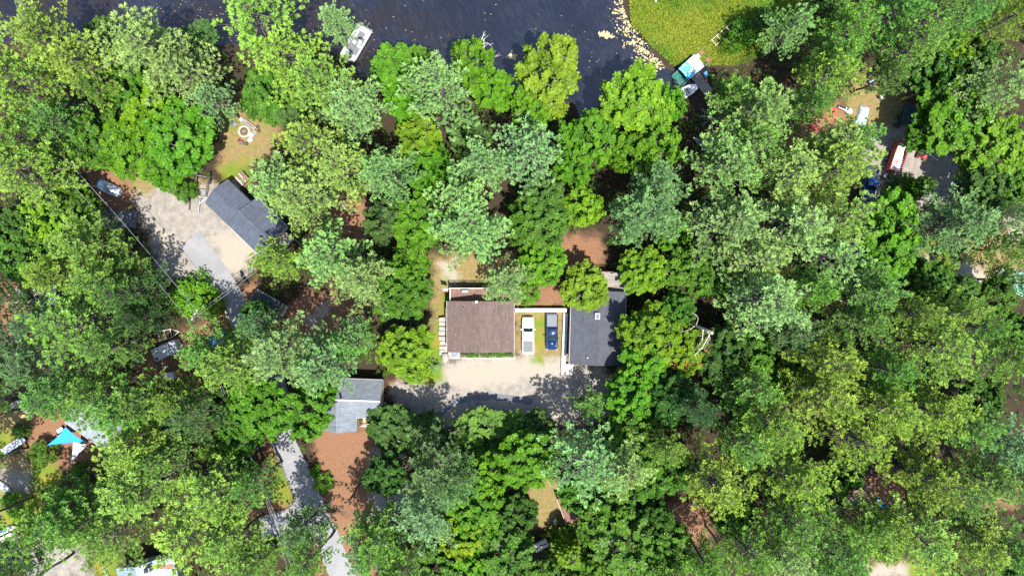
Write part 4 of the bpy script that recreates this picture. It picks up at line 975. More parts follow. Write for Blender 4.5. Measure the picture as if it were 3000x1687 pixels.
for x, y, lab in ((757, 374, 'black ring planter beside the long plank bench end'), (760, 385, 'black ring planter at the corner between both benches'), (724, 423, 'black ring planter at the lower end of the short bench')):
    t = thing('planter', lab, 'planter', at(x, y)[0], 0, 'planters round the firepit'); MB().lathe((0, 0, 0), [(.2, 0), (.25, .35), (.2, .35), (.17, .25)], 14).build('pot', BLACK, t); MB().lathe((0, 0, .2), [(.0, 0), (.17, .05), (.0, .08)], 10).build('soil', BARK, t)
# boat trailer
t = thing('boat_trailer', 'empty galvanised boat trailer pointing down the dirt drive', 'trailer', *at(589, 560, .6, -8, 58)); fr = MB()
for s in (-1, 1): fr.tube([(-3.2, s * 1.0, .6), (.9, s * 1.0, .6), (2.0, .06 * s, .6)], .055, 6)
for x in (-2.4, -.2, .85): fr.tube([(x, -1.0, .6), (x, 1.0, .6)], .045, 6)
fr.tube([(1.5, 0, .6), (3.6, 0, .55)], .06, 6); fr.tube([(1.4, -.45, .62), (1.4, .45, .62)], .035, 5); fr.build('frame', W_('galvanised', (.34, .37, .40), .45, metal=.5), t)
for s in (-1, 1):
    MB().box(-1.2, s * .95, .72, 3.9, .2, .12).build('bunk', W_('bunk_carpet', (.06, .06, .065), .9), t); wheel(t, -1.7, s * 1.2, .33, .2); MB().box(-1.7, s * 1.2, .68, .85, .26, .05, ch=.02).build('fender', BLACK, t)
MB().tube([(2.4, 0, .6), (2.4, 0, 1.05)], .05, 6).build('winch_post', STEEL, t)
t = tag(MB().box(0, 0, 0, 4.6, .25, .25, ch=.03).build('timber_beam', W_('dark_wood', (.06, .05, .045), .9), loc=at(559, 573)[0]), 'long dark timber beam lying beside the boat trailer', 'beam'); t.rotation_euler = (0, 0, R_(86))
t = thing('boat_trailer', 'white A-shaped trailer frame in the shade above the camper', 'trailer', *at(494, 978, .5, 60, -14)); fr = MB()
for s in (-1, 1): fr.tube([(-1.8, s * .7, .5), (.4, s * .7, .5), (1.7, 0, .5)], .05, 5)
for x in (-1.6, -.6, .4): fr.tube([(x, -.7, .5), (x, .7, .5)], .04, 5)
fr.build('frame', WHITEG, t)
for s in (-1, 1): wheel(t, -.8, s * .85, .28, .16)
# ---- boats
def pontoon_base(t, L, W, deckm, z=-.55):
    for s in (-1, 1):
        MB().tube([(L / 2, s * W * .36, z + .22), (L / 2 - .7, s * W * .36, z + .06), (-L / 2 + .1, s * W * .36, z + .06)], [.06, .28, .28], 12).build('pontoon', STEEL, t, True)
    MB().box(0, 0, z + .36, L, W, .08).build('deck', deckm, t)
t = thing('pontoon_boat', 'white pontoon boat with curved lounge seats moored under the bank trees', 'boat', *at(1045, 127, 0, -44, 76))
pontoon_base(t, 6.2, 2.45, W_('grey_deck_vinyl', (.10, .11, .12), .7)); hz = -.55 + .44
fn = MB()
for s in (-1, 1): fn.box(.1, s * 1.2, hz, 5.6, .05, .62)
fn.box(2.9, 0, hz, .05, 2.35, .62); fn.tube([(-2.7, -1.2, hz + .66), (2.9, -1.2, hz + .66), (2.9, 1.2, hz + .66), (-2.7, 1.2, hz + .66)], .03, 6); fn.build('fence', WHITE, t)
seat = W_('white_vinyl', (.42, .43, .43), .5, var=.08)
def lounge(x0, y0, x1, y1, back):
    s = MB().box((x0 + x1) / 2, (y0 + y1) / 2, hz, abs(x1 - x0), abs(y1 - y0), .36, ch=.06).build('lounge_seat', seat, t)
    cx, cy, sx, sy = back; MB().box(cx, cy, hz + .36, sx, sy, .34, ch=.06).build('cushion', seat, s)
lounge(-2.7, -1.1, -2.0, .9, (-2.6, -.1, .2, 2.0)); lounge(-1.95, -1.1, .1, -.55, (-.9, -1.05, 2.0, .16)); lounge(-1.95, .6, -1.2, 1.1, (-1.55, 1.05, .7, .14)); lounge(1.7, -1.1, 2.8, -.45, (2.7, -.8, .18, .6)); lounge(1.9, .5, 2.8, 1.1, (2.7, .8, .18, .6))
for x, y, a in ((-.3, .55, .4), (.1, -.25, 2.6)):
    s = MB().box(x, y, hz + .35, .52, .52, .12, a, ch=.05).build('captain_chair', seat, t); MB().box(x - .24 * math.cos(a), y - .24 * math.sin(a), hz + .47, .12, .5, .4, a, ch=.04).build('chair_back', seat, s); MB().lathe((x, y, hz), [(.14, 0), (.06, .05), (.06, .35)], 10).build('pedestal', STEEL, s)
MB().box(.35, .75, hz, .5, .65, .85, taper=.8, ch=.05).build('console', WHITEG, t); MB().lathe((-.85, .1, hz), [(.42, 0), (.42, .03), (.0, .04)], 20).build('round_mat', BLACK, t)
for s in (-1, 1): MB().tube([(-3.1, s * .35, hz), (-3.1, s * .35, hz + .7), (-3.75, s * .35, hz + .7), (-3.75, s * .35, hz - .4)], .03, 6).build('ladder_rail', STEEL, t)
mo = MB().box(-3.35, 0, hz - .1, .5, .42, .72, ch=.12).build('outboard_motor', BLACK, t); MB().box(-3.4, 0, hz - .9, .2, .14, .8).build('shaft', BLACK, mo)
t = thing('canopied_pontoon_boat', 'pontoon boat with green carpet and blue-white canopy at the marsh dock', 'boat', *at(2026, 200, 0, 88, -77))
pontoon_base(t, 6.6, 2.3, W_('green_carpet', (.012, .10, .075), .95)); fn = MB()
for s in (-1, 1): fn.box(0, s * 1.13, hz, 6.4, .05, .55)
fn.box(3.25, 0, hz, .05, 2.2, .55); fn.tube([(-3.2, -1.13, hz + .58), (3.25, -1.13, hz + .58), (3.25, 1.13, hz + .58), (-3.2, 1.13, hz + .58)], .035, 6); fn.tube([(2.45, -1.13, hz + .58), (2.45, 1.13, hz + .58)], .03, 6); fn.build('fence', STEEL, t)
for s in (-1, 1): q = MB().box(2.85, s * .78, hz, .6, .55, .4, ch=.08).build('bow_seat', W_('pink_red_vinyl', (.5, .07, .09), .5), t)
MB().box(2.0, .75, hz, .5, .6, .42, ch=.06).build('white_locker', WHITE, t); MB().box(1.2, .98, hz, 2.0, .25, .4, ch=.05).build('side_bench', seat, t)
def canopy(x0, x1, m):
    vs = []; fs = []; n = 10
    for i in range(n + 1):
        for j in range(9):
            u = x0 + (x1 - x0) * i / n; v = -1.22 + 2.44 * j / 8
            vs.append((u, v, hz + 1.78 + .2 * (1 - (v / 1.22) ** 2) + .03 * math.sin(u * 5 + v * 2) - .1 * (abs(u + .55) / 1.7) ** 3))
    for i in range(n):
        for j in range(8): q = i * 9 + j; fs.append((q, q + 9, q + 10, q + 1))
    return MB().add(vs, fs).build('canopy', m, t, True)
CV = W_('pale_canvas', (.44, .50, .58), .6, var=.15, spots=((.66, .7, .74), 3, .5, .62)); canopy(-.55, 1.15, CV); canopy(-2.25, -.56, mat('blue_canvas', (.06, .27, .50), .6, .2, 1.5, spots=((.60, .68, .74), 1.6, .52, .6)))
po = MB()
for x in (-2.2, 1.1):
    for s in (-1, 1): po.tube([(-.5 + (x + .5) * .2, s * 1.13, hz + .5), (x, s * 1.18, hz + 1.75)], .025, 5)
po.build('canopy_poles', STEEL, t); MB().box(-1.3, -.4, hz, .6, .6, .8, ch=.05).build('console', WHITEG, t)
ml = MB(); ml.tube([(-3.2, -.9, hz + .4), (-3.0, .9, hz + .4)], .03, 5); ml.tube([(-2.6, -.9, hz + .5), (-3.6, -.2, hz + .5), (-2.6, .6, hz + .5)], .03, 5); ml.build('stern_frame', STEEL, t)
mo = MB().box(-3.6, .1, hz - .15, .55, .45, .8, ch=.13).build('outboard_motor', BLACK, t); MB().box(-3.65, .1, hz - .9, .2, .14, .75).build('shaft', BLACK, mo)
def hull(name, label, loc, rz, L, W, h, m, inner, cat, seats=1, z=0.0, group=None):
    """open or decked small boat with pointed ends"""
    t = thing(name, label, cat, (loc[0], loc[1], z), rz, group); n = 13; sec = []
    for i in range(n):
        u = -1 + 2 * i / (n - 1); w = W / 2 * max(.04, (1 - abs(u) ** 2.3)) ; k = h * (.55 + .45 * u * u)
        sec.append([(u * L / 2, -w, h * .9 + .1 * k), (u * L / 2, -w * .85, h * .35), (u * L / 2, 0, .02), (u * L / 2, w * .85, h * .35), (u * L / 2, w, h * .9 + .1 * k), (u * L / 2, w * .6, h * 1.02 + .1 * k), (u * L / 2, 0, h * 1.08 + .1 * k), (u * L / 2, -w * .6, h * 1.02 + .1 * k)])
    MB().loft(sec).build('hull', m, t, True)
    for i in range(seats):
        x = (i - (seats - 1) / 2) * L * .28; MB().lathe((x, 0, h * 1.04), [(.22, 0), (.25, .09), (.19, .09), (.15, .03)], 14).build('cockpit', inner, t)
    return t
hull('kayak', 'yellow kayak pulled up among the trees beside the canoe', *at(2084, 392, 0, 60, 33), 2.7, .72, .35, YEL, BLACK, 'kayak', 1, group='kayaks ashore')
hull('canoe', 'grey-white canoe lying under pines near the yellow kayak', *at(2058, 426, 0, 55, 42), 4.2, .85, .42, W_('silver_hull', (.36, .38, .40), .5, var=.2), BLACK, 'canoe', 2)
hull('kayak', 'pale yellow kayak beside the stone heap at the left edge', *at(77, 1218, 0, 36, 1), 2.1, .62, .3, W_('pale_yellow', (.62, .45, .16), .5), W_('pale_yellow', (.62, .45, .16), .5), 'kayak', 1, group='kayaks ashore')
hull('canoe', 'olive grey canoe standing at the driveway corner by the small pine', *at(1727, 1120, 0, 1, 33), 2.6, .62, .4, W_('olive_hull', (.24, .24, .17), .55, var=.2), BLACK, 'canoe', 1)
t = thing('runabout', 'small white runabout with curved windshield tied at the dock', 'boat', (*PN(2013, 268), -.55), R_(28))
MB().loft([[(x, -w, .12), (x, w, .12), (x, w * 1.12, .62), (x, w * .9, .66), (x, -w * .9, .66), (x, -w * 1.12, .62)] for x, w in ((-2.0, .72), (-.5, .8), (.8, .7), (1.6, .42), (2.1, .06))]).build('hull', WHITE, t, True)
MB().box(-.75, 0, .661, 1.9, 1.15, .02).build('cockpit', W_('cockpit_grey', (.12, .13, .14), .6), t)
ws = MB(); pts = [(.15, -.72), (.6, -.45), (.75, 0), (.6, .45), (.15, .72)]; ws.loft([[(x, y, .66) for x, y in pts] + [(x - .04, y * .98, .66) for x, y in pts[::-1]], [(x - .25, y * .92, 1.02) for x, y in pts] + [(x - .28, y * .9, 1.02) for x, y in pts[::-1]]]); ws.build('windshield', W_('clear_plastic', (.45, .5, .52), .1), t)
for y in (-.3, .3): MB().box(-.7, y, .68, .45, .42, .3, ch=.06).build('seat', WHITE, t)
MB().box(-2.15, 0, .3, .35, .35, .65, ch=.1).build('outboard_motor', BLACK, t)
t = thing('dock', 'short grey wooden dock beside the canopied pontoon boat', 'dock', *at(2053, 243, 0, 30, 38)); deck(t, -2.2, 2.2, -.8, .8, .12, WOODG, axis=0, name='boards', posts=False); mb = MB()
for x in (-2, 0, 2):
    for s in (-.85, .85): mb.tube([(x, s, -1.6), (x, s, .7)], .06, 6)
mb.build('posts', WOODG, t)
t = MB().ball((0, 0, .2), .2, 10, 7).build('buoy', W_('orange_plastic', (.75, .16, .03), .5), smooth=True, loc=at(2068, 238)[0]); tag(t, 'small orange buoy lying at the dock', 'buoy')
t = thing('pipe_dock', 'old pale pipe dock frame lying in the marsh grass', 'dock', *at(2117, 104, 0, 62, -54)); mb = MB()
for s in (-.55, .55): mb.tube([(-2.3, s, .62), (2.3, s, .62)], .04, 5)
for i in range(5): mb.tube([(-2.1 + i * 1.05, -.62, .63), (-2.1 + i * 1.05, .62, .63)], .05, 5)
mb.build('rails', W_('pale_pipe', (.5, .46, .36), .7), t)
t = MB().lathe((0, 0, -.2), [(.12, 0), (.15, .5), (.1, .7), (.0, .72)], 10).build('marker_post', WHITE, smooth=True, loc=at(1920, 6)[0]); tag(t, 'small white marker post at the top of the marsh', 'post')
# ---- utility poles and cables
def pole(label, x, y, h, rz):
    t = thing('utility_pole', label, 'utility pole', (x, y, 0), rz, 'utility poles'); MB().tube([(0, 0, 0), (0, 0, h)], [.17, .12], 10).build('pole', W_('pole_wood', (.26, .21, .15), .85), t)
    a = MB().box(0, 0, h - .75, .12, 2.3, .14).build('crossarm', WOODG, t)
    for y_ in (-1.05, -.45, .45, 1.05): MB().lathe((0, y_, h - .61), [(.07, 0), (.09, .08), (.05, .12), (.08, .2), (.0, .24)], 10).build('insulator', W_('glazed_white', (.6, .64, .68), .2), t)
    return t
P1 = at(562, 927, 10)[0]; P2 = at(125, 425, 11)[0]; dirn = math.atan2(P2[1] - P1[1], P2[0] - P1[0])
t1 = pole('wooden utility pole with crossarm at the road bend', P1[0], P1[1], 10, dirn + .35); MB().lathe((.25, 0, 7.9), [(.2, 0), (.22, .1), (.22, .75), (.1, .85)], 12).build('transformer', STEEL, t1)
pole('wooden utility pole between the left pines and the broadleaf grove', P2[0], P2[1], 11, dirn + .5)
CAB = W_('cable_silver', (.30, .31, .33), .45, metal=.4, var=.05)
def cable(label, a, b, sag, r=.028, n=14):
    mb = MB(); a, b = Vector(a), Vector(b); pts = []
    for i in range(n + 1):
        u = i / n; p = a.lerp(b, u); p.z -= sag * 4 * u * (1 - u); pts.append(p)
    o = mb.tube(pts, r, 5).build('overhead_cable', CAB); tag(o, label, 'cable', 'overhead cables')
def off(P, d, h, s): return (P[0] - math.sin(d) * s, P[1] + math.cos(d) * s, h)
d1, d2 = dirn + .35, dirn + .5
for s, l in ((-1.0, 'left'), (1.0, 'right')): cable('overhead cable over the covered car, %s of the pair' % l, off(P1, d1, 9.6, s), off(P2, d2, 10.6, s), .9)
FAR = at(35, -60, 11)[0]
for k, (xx, l) in enumerate(((22, 'faintest, leftmost'), (37, 'middle'), (52, 'rightmost'))): cable('cable crossing the corner of the river, %s of three' % l, off(P2, d2, 10.6, (-1, 0, 1)[k]), (*PN(xx, -60, 11), 11), 1.0, (.02, .034, .03)[k])
for k, (xx, l) in enumerate(((872, 'leftmost'), (888, 'middle'), (905, 'rightmost'))): cable('cable over the side road, %s of three' % l, off(P1, d1, 9.6, (-1, .2, 1)[k]), (*PN(xx, 1760, 10), 10), 1.1, .022)
for k, (xx, yy, l) in enumerate(((668, 855, 'upper'), (665, 872, 'lower'))): cable('thin service cable from the pole over the road, %s one' % l, off(P1, d1, 9.3, (-.3, .4)[k]), (*PN(xx + 75, yy - 70, 6), 6), .5, .02)
# ---- dead and bare trunks
def bare(name, label, base, top, r0, r1, nb, blen, m, seed, cut=False, zspan=(.45, 1.0), droop=0.0, cat='dead tree', group=None):
    r = random.Random(seed); t = thing(name, label, cat, (base[0], base[1], 0), 0, group); T = Vector((top[0] - base[0], top[1] - base[1], top[2]))
    pts = [T * (i / 7) + Vector((r.gauss(0, .06), r.gauss(0, .06), 0)) * (0 if i in (0, 7) else 1) for i in range(8)]
    MB().tube(pts, [r0 + (r1 - r0) * i / 7 for i in range(8)], 8).build('trunk', m, t, True)
    if cut: MB().tube([T, T + T.normalized() * .03], [r1 * .95, r1 * .95], 10).build('cut_end', W_('fresh_cut_wood', (.62, .58, .52), .8), t)
    for k in range(nb):
        u = zspan[0] + (zspan[1] - zspan[0]) * (k + r.random()) / nb; p = T * u; a = r.uniform(0, 6.28); L = blen * r.uniform(.5, 1.2) * (1.15 - .5 * u)
        d = Vector((math.cos(a), math.sin(a), r.uniform(.3, .9) - droop)).normalized(); e = p + d * L; mid = (p + e) / 2 + Vector((r.gauss(0, .1), r.gauss(0, .1), .12 * L + droop * .3))
        q = MB().tube([p, mid, e], [.055 * (L / 2) ** .5, .035 * (L / 2) ** .5, .008], 5)
        for h_ in range(4):
            s = mid.lerp(e, r.random()); f = s + (d + Vector((r.gauss(0, .6), r.gauss(0, .6), r.gauss(.1, .4)))).normalized() * L * r.uniform(.25, .5); q.tube([s, s.lerp(f, .5) + Vector((0, 0, .05)), f], [.02, .014, .005], 4)
        q.build('branch', m, t)
    return t
def tp(x, y, z): return (*PN(x, y, z), z)
bare('dead_birch', 'dead white birch standing over the river bank', at(1428, 233)[0], tp(1408, 118, 9.5), .13, .02, 11, 2.6, W_('birch_white', (.62, .60, .56), .8), 21)
bare('dead_tree', 'dead grey tree with spread limbs between the inlet trees', at(1520, 400)[0], tp(1535, 322, 9), .14, .02, 12, 2.8, DEADWOOD, 22)
bare('dead_tree', 'small leafless tree at the water beside the inlet', at(1816, 275)[0], tp(1822, 215, 5.5), .09, .015, 9, 1.8, DEADWOOD, 23)
bare('dead_tree', 'leafless bleached brush beside the canoe and yellow kayak', at(2110, 350)[0], tp(2080, 345, 4), .1, .02, 12, 2.6, DEADWOOD, 24)
sn = bare('broken_trunk', 'tall bare trunk with pale sawn top and hanging dead limbs', at(1950, 913)[0], tp(2086, 975, 13.5), .30, .19, 0, 2, W_('grey_snag', (.21, .18, .165), .9, var=.3), 25, True)
bp = Vector(at(1950, 913)[0]); r = random.Random(31)
for (x0, y0, z0), (x1, y1, z1), w in (((2080, 978, 13.0), (2012, 1062, 9.0), .07), ((2060, 965, 12.6), (2034, 1028, 9.5), .06), ((2073, 972, 12.9), (2066, 1012, 10.2), .05), ((2035, 955, 11.2), (1992, 975, 9.5), .045), ((2040, 952, 11.4), (2030, 915, 12.2), .035)):
    a = Vector(tp(x0, y0, z0)) - bp; b_ = Vector(tp(x1, y1, z1)) - bp; m_ = (a + b_) / 2 + Vector((.45, .1, .35)); q = MB().tube([a, m_, b_], [w, w * .8, w * .3], 6)
    for k in range(7):
        s = m_.lerp(b_, r.random()) if k > 2 else a.lerp(m_, r.random()); q.tube([s, s + Vector((r.gauss(0, .45), r.gauss(0, .45), r.gauss(-.15, .3)))], [.022, .006], 4)
    q.build('branch', W_('bleached_limb', (.45, .40, .35), .85), sn)
rg = np.random.default_rng(8); cc_ = np.array([(Vector(tp(2012 + rg.normal(0, 20), 1066 + rg.normal(0, 9), 8.9)) - bp)[:] for _ in range(42)] + [(Vector(tp(2075 + rg.normal(0, 6), 1030 + rg.normal(0, 6), 9.9)) - bp)[:] for _ in range(9)])
v_, t_ = blades(rg, cc_, unit(rg.normal(size=(51, 3))), np.full(51, .4), 12, .9, .12, np.full(51, .5))
o = link(bpy.data.objects.new('dead_needles', crown_mesh('dead_needles', [v_], [t_], PINE_LEAF)), sn); o.color = (.36, .16, .06, 1)
t = bare('tall_stump', 'tall cut stump with pale top beside the road', at(725, 829)[0], tp(683, 835, 5.8), .34, .27, 0, 1, W_('stump_bark', (.13, .105, .085), .9, var=.3, bmp=.5), 26, False, cat='stump'); MB().tube([Vector(tp(683, 835, 5.8)) - Vector(at(725, 829)[0]), Vector(tp(683, 835, 5.83)) - Vector(at(725, 829)[0])], .22, 12).build('cut_end', W_('old_cut_wood', (.2, .15, .1), .9), t)
bare('leaning_trunk', 'leaning grey bare trunk beside the rust-coloured forest clearing', at(2066, 1538)[0], tp(2142, 1645, 9), .2, .09, 5, 1.6, W_('grey_snag', (.21, .18, .165), .9, var=.3), 27)
bare('leaning_trunk', 'bare leaning trunk with broken twigs in the lower left pines', at(608, 1320)[0], tp(482, 1394, 14), .22, .08, 12, 1.4, W_('grey_snag', (.21, .18, .165), .9, var=.3), 28)
bare('leaning_trunk', 'dark leaning trunk beside the utility pole at the lower road', at(768, 980)[0], tp(705, 1010, 9), .26, .16, 8, 1.5, BARK, 29)
bare('leaning_trunk', 'slim bare trunk at the bottom edge near the side road', at(815, 1592)[0], tp(752, 1642, 9), .16, .1, 1, .8, BARK_GREY, 30)
bare('leaning_trunk', 'dark trunk rising over the rust-coloured yard', at(1066, 1396)[0], tp(1022, 1470, 8), .22, .15, 4, 1.3, BARK, 31)
def fallen(label, a, b, r0, r1, m, seed, nb=4, z=.25, bend=.3):
    r = random.Random(seed); A, B = Vector((*PN(*a, z), z)), Vector((*PN(*b, z), z)); t = thing('fallen_log', label, 'log', (A + B) / 2, 0, 'fallen logs'); A2, B2 = A - (A + B) / 2, B - (A + B) / 2; L = (B2 - A2).length
    n = Vector((-(B2 - A2).y, (B2 - A2).x, 0)).normalized(); pts = [A2.lerp(B2, i / 6) + n * bend * math.sin(i / 6 * 3.1) * r.uniform(.6, 1.2) for i in range(7)]
    MB().tube(pts, [r0 + (r1 - r0) * i / 6 for i in range(7)], 8).build('log', m, t, True)
    if nb:
        q = MB()
        for k in range(nb):
            s = pts[2 + k % 4]; e = s + (B2 - A2).normalized() * L * .15 + n * r.choice((-1, 1)) * L * r.uniform(.08, .2) + Vector((0, 0, r.uniform(.1, .5))); q.tube([s, (s + e) / 2 + Vector((0, 0, .1)), e], [r1 * .7, r1 * .5, .006], 5)
        q.build('twigs', m, t)
PALE = W_('pale_barkless_wood', (.46, .40, .32), .85)
fallen('pale crooked branch lying on the dumpster yard', (2614, 583), (2661, 545), .07, .035, PALE, 1, 2, .15, .35)
fallen('long dark log above the tan lane', (2668, 703), (2890, 697), .3, .18, W_('dark_log', (.035, .028, .022), .9), 2, 3)
fallen('dark log lying across the blue tarps', (2446, 1422), (2545, 1498), .24, .14, BARK, 3, 4, .9)
fallen('dark log ending left of the blue tarps', (2402, 1448), (2458, 1490), .22, .15, BARK, 4, 2, .6)
fallen('pale bent limb above the blue tarps', (2422, 1393), (2458, 1486), .07, .03, PALE, 5, 2, 1.4, .5)
fallen('heap of grey fallen limbs in the right stand', (2430, 870), (2500, 900), .1, .03, DEADWOOD, 6, 14, 4.0, .2)
fallen('grey fallen limbs spread near the black hollow', (2485, 995), (2585, 960), .09, .03, DEADWOOD, 7, 14, 3.5, .3)
fallen('short grey log in the shade of the small rust clearing by the cottage', (1072, 543), (1108, 560), .24, .2, W_('silver_log', (.30, .28, .26), .9), 8, 0)
fallen('short grey log above the rust clearing, lower of the pair', (985, 598), (1018, 617), .24, .2, W_('silver_log', (.30, .28, .26), .9), 9, 0)
fallen('long grey logs lying in shadow beyond the deck stairs', (1955, 790), (2010, 825), .3, .25, W_('shade_log', (.15, .12, .11), .9), 10, 0)
# ---- left-edge yard
def sail(label, pts, m, zs, hem):
    """taut triangular cloth with hollow edges"""
    P = [Vector((*PN(x, y, z), z)) for (x, y), z in zip(pts, zs)]; c = sum(P, Vector()) / 3; t = thing('shade_sail', label, 'shade sail', (c.x, c.y, 0), 0, 'shade sails'); n = 12; vs = []; fs = []; idx = {}
    for i in range(n + 1):
        for j in range(n + 1 - i):
            a, b = i / n, j / n; g = 1 - a - b; p = P[0] * g + P[1] * a + P[2] * b
            pull = hem * (a * b * (1 - g) + b * g * (1 - a) + a * g * (1 - b)) * (1.0 - 2.6 * min(a * b, 1) * g * 3); p = p + (c - p) * max(0, min(.4, pull * (1 - 20 * a * b * g)))
            idx[i, j] = len(vs); vs.append((p.x - c.x, p.y - c.y, p.z - .15 * a * b * g * 9))
    for i in range(n):
        for j in range(n - i):
            fs.append((idx[i, j], idx[i + 1, j], idx[i, j + 1]))
            if i + j < n - 1: fs.append((idx[i + 1, j], idx[i + 1, j + 1], idx[i, j + 1]))
    q = MB().add(vs, fs).build('cloth', m, t); s = q.modifiers.new('thickness', 'SOLIDIFY'); s.thickness = .015
    for k, pnt in enumerate(P):
        if k == 1: MB().tube([(pnt.x - c.x, pnt.y - c.y, pnt.z), (pnt.x - c.x - 1.6, pnt.y - c.y - .5, pnt.z - .2)], .015, 4).build('rope', WOODT, t)
sail('blue triangular shade sail stretched over the rust-coloured yard', [(192, 1250), (138, 1304), (252, 1295)], W_('sail_blue', (.012, .21, .52), .7, var=.08), (3.4, 2.6, 3.3), .55)
sail('pale grey triangular shade sail hanging below the blue one', [(214, 1293), (206, 1358), (260, 1299)], W_('sail_grey', (.40, .41, .43), .7, var=.08), (3.1, 2.2, 3.2), .55)
L_, rz = at(275, 1238, 3.4, 88, 62)
lh, _r = house('shingled_cabin', 'cabin with ridged grey-blue roof behind the shade sails', L_, rz, 8.0, 5.6, 3.0, 4.4, mat('grey_blue_ridged', (.20, .225, .26), .8, .3, 1.2, streak=(0, 6, .6)), WALLG, windows=False)
deck(lh, -5.2, -4.1, -2.4, .2, .9, WOODG, axis=0)
t = thing('patio_furniture', 'small white table beside the blue sail corner', 'table', at(184, 1257)[0], R_(40)); MB().box(0, 0, .68, 1.0, .6, .05).build('tabletop', WHITE, t)
for sx in (-.42, .42):
    for sy in (-.24, .24): MB().box(sx, sy, 0, .05, .05, .68).build('leg', WOODG, t)
o = MB(); [o.box(0, -.2 + .22 * i, 0, 1.5, .17, .09) for i in range(2)]; o = o.build('timber_planks', WOODT, loc=at(129, 1325)[0]); o.rotation_euler = (0, 0, R_(-60)); tag(o, 'pair of light timber planks lying on the rust-coloured yard', 'planks')
t = thing('ramp', 'long pale ramp of two panels sloping past the small dark bush', 'ramp', *at(47, 1301, 0, 65, -42))
for i, (m_, x) in enumerate(((WHITE, -1.15), (W_('grey_panel', (.4, .42, .45), .5), 1.05))): MB().slab([(x - 1.05, -.55, .5 + .1 * i), (x + 1.05, -.55, .62 + .1 * i), (x + 1.05, .55, .62 + .1 * i), (x - 1.05, .55, .5 + .1 * i)], .08).build('panel', m_, t)
mb = MB(); [mb.box(x, y, 0, .09, .09, .45) for x in (-2, 0, 2) for y in (-.45, .45)]; mb.build('posts', WOODG, t)
mb = MB(); [rock(mb, (rr.gauss(0, .45), rr.gauss(0, .22), .12), (.16, .14, .13), rr) for _ in range(34)]; tag(mb.build('stone_heap', STONE, smooth=True, loc=at(82, 1206)[0]), 'heap of small grey stones above the pale yellow kayak', 'stone heap')
def hammock():
    t = thing('canopy_net', 'grey striped hammock slung between trunks at the left edge', 'hammock', *at(55, 1184, 1, 50, -8)); vs = []; fs = []
    for i in range(9):
        for j in range(7): u, v = i / 8 - .5, j / 6 - .5; vs.append((u * 2.6, v * 1.3 * (.25 + .75 * math.cos(u * 2.6)), 1.2 - .5 * math.cos(u * 3.1) + .2 * v * v))
    for i in range(8):
        for j in range(6): q = i * 7 + j; fs.append((q, q + 7, q + 8, q + 1))
    MB().add(vs, fs).build('cloth', W_('hammock_stripes', (.34, .32, .30), .9, streak=(1, 9, .6)), t)
    for s in (-1, 1): MB().tube([(s * 1.3, 0, 1.2), (s * 2.4, 0, 1.7)], .02, 4).build('rope', WOODT, t)
hammock()
t = thing('wooden_stairs', 'grey wooden stairs descending beside the concrete pad', 'stairs', *at(76, 872, .5, 38, 42))
for i in range(11): MB().box(-1.6 + i * .3, 0, 0, .27, 1.0, 1.5 - i * .13).build('step', WOODG, t)
railing(t, -1.7, .55, 1.6, .55, .6, WOODG, .9, .3)
o = MB().box(0, 0, 0, 2.0, .14, .22).build('timber_edge', WOODG, loc=at(86, 880)[0]); o.rotation_euler = (0, 0, R_(24)); o.location.z = 1.7; tag(o, 'grey timber across the foot of the wooden stairs', 'beam')
def jetski(label, loc, rz, m, m2):
    t = thing('jet_ski', label, 'jet ski', loc, rz, 'jet skis'); MB().loft([[(x, -w, .1), (x, w, .1), (x, w * 1.1, .4), (x, w * .6, z), (x, -w * .6, z), (x, -w * 1.1, .4)] for x, w, z in ((-1.4, .45, .45), (-.6, .5, .6), (.3, .5, .8), (1.0, .38, .7), (1.5, .06, .5))]).build('hull', m, t, True)
    MB().box(-.55, 0, .58, 1.2, .34, .2, ch=.07).build('seat', m2, t); MB().tube([(.35, -.35, 1.0), (.45, 0, .92), (.35, .35, 1.0)], .03, 6).build('handlebar', BLACK, t)
jetski('white and blue jet ski on its trailer at the left edge', *at(22, 1552, .5, 40, -12), WHITE, BLUEP); jetski('red and white jet ski beside the grey stone heap', *at(72, 1559, .5, 18, -14), RED, WHITE); jetski('white jet ski with red nose cut by the left edge', *at(4, 1424, .5, 24, 14), WHITE, RED); jetski('white jet ski parked below the blue one at the left edge', *at(10, 1568, .5, 40, -14), WHITE, W_('seat_grey', (.2, .2, .22), .6))
# ---- other sheds
L_, rz = at(1686, 1487, 2.6, 19, 53)
bs_, rf = house('brown_shed', 'shed with needle-covered brown roof above the smaller brown shed', L_, rz, 4.4, 4.6, 2.3, 3.1, RUSTR, WALLG, .2, windows=False); MB().slab([(.6, 1.5, 2.62), (2.1, 1.5, 2.62), (2.1, 2.25, 2.42), (.6, 2.25, 2.42)], .02).build('teal_patch', TEAL, rf)
L_, rz = at(1722, 1542, 2.2, 19, 53)
house('small_brown_shed', 'smaller shed with dark brown needle-covered roof beside the shadowed yard', L_, rz, 2.9, 3.2, 1.9, 2.5, W_('dark_needles', (.10, .055, .04), .95, var=.3), WALLG, .2, windows=False)
L_, rz = at(2990, 828, 2.6, 30, -60)
th_, _r = house('teal_roofed_shed', 'shed with pale teal roof and white trim at the right edge', L_, rz, 3.2, 3.0, 2.2, 2.8, TEAL, WALLG, .2, windows=False); MB().box(-1.66, 0, 2.1, .05, 3.0, .14).build('white_trim', WHITE, th_)
t = thing('wooden_steps', 'weathered wooden steps in front of the teal-roofed shed', 'steps', *at(2925, 800, 0, 20, -18))
for i in range(4): MB().box(-.5 + i * .34, 0, 0, .31, 1.4, .2 + i * .17).build('step', WOODG, t)
L_, rz = at(1404, 1690, 2.6, 35, -22)
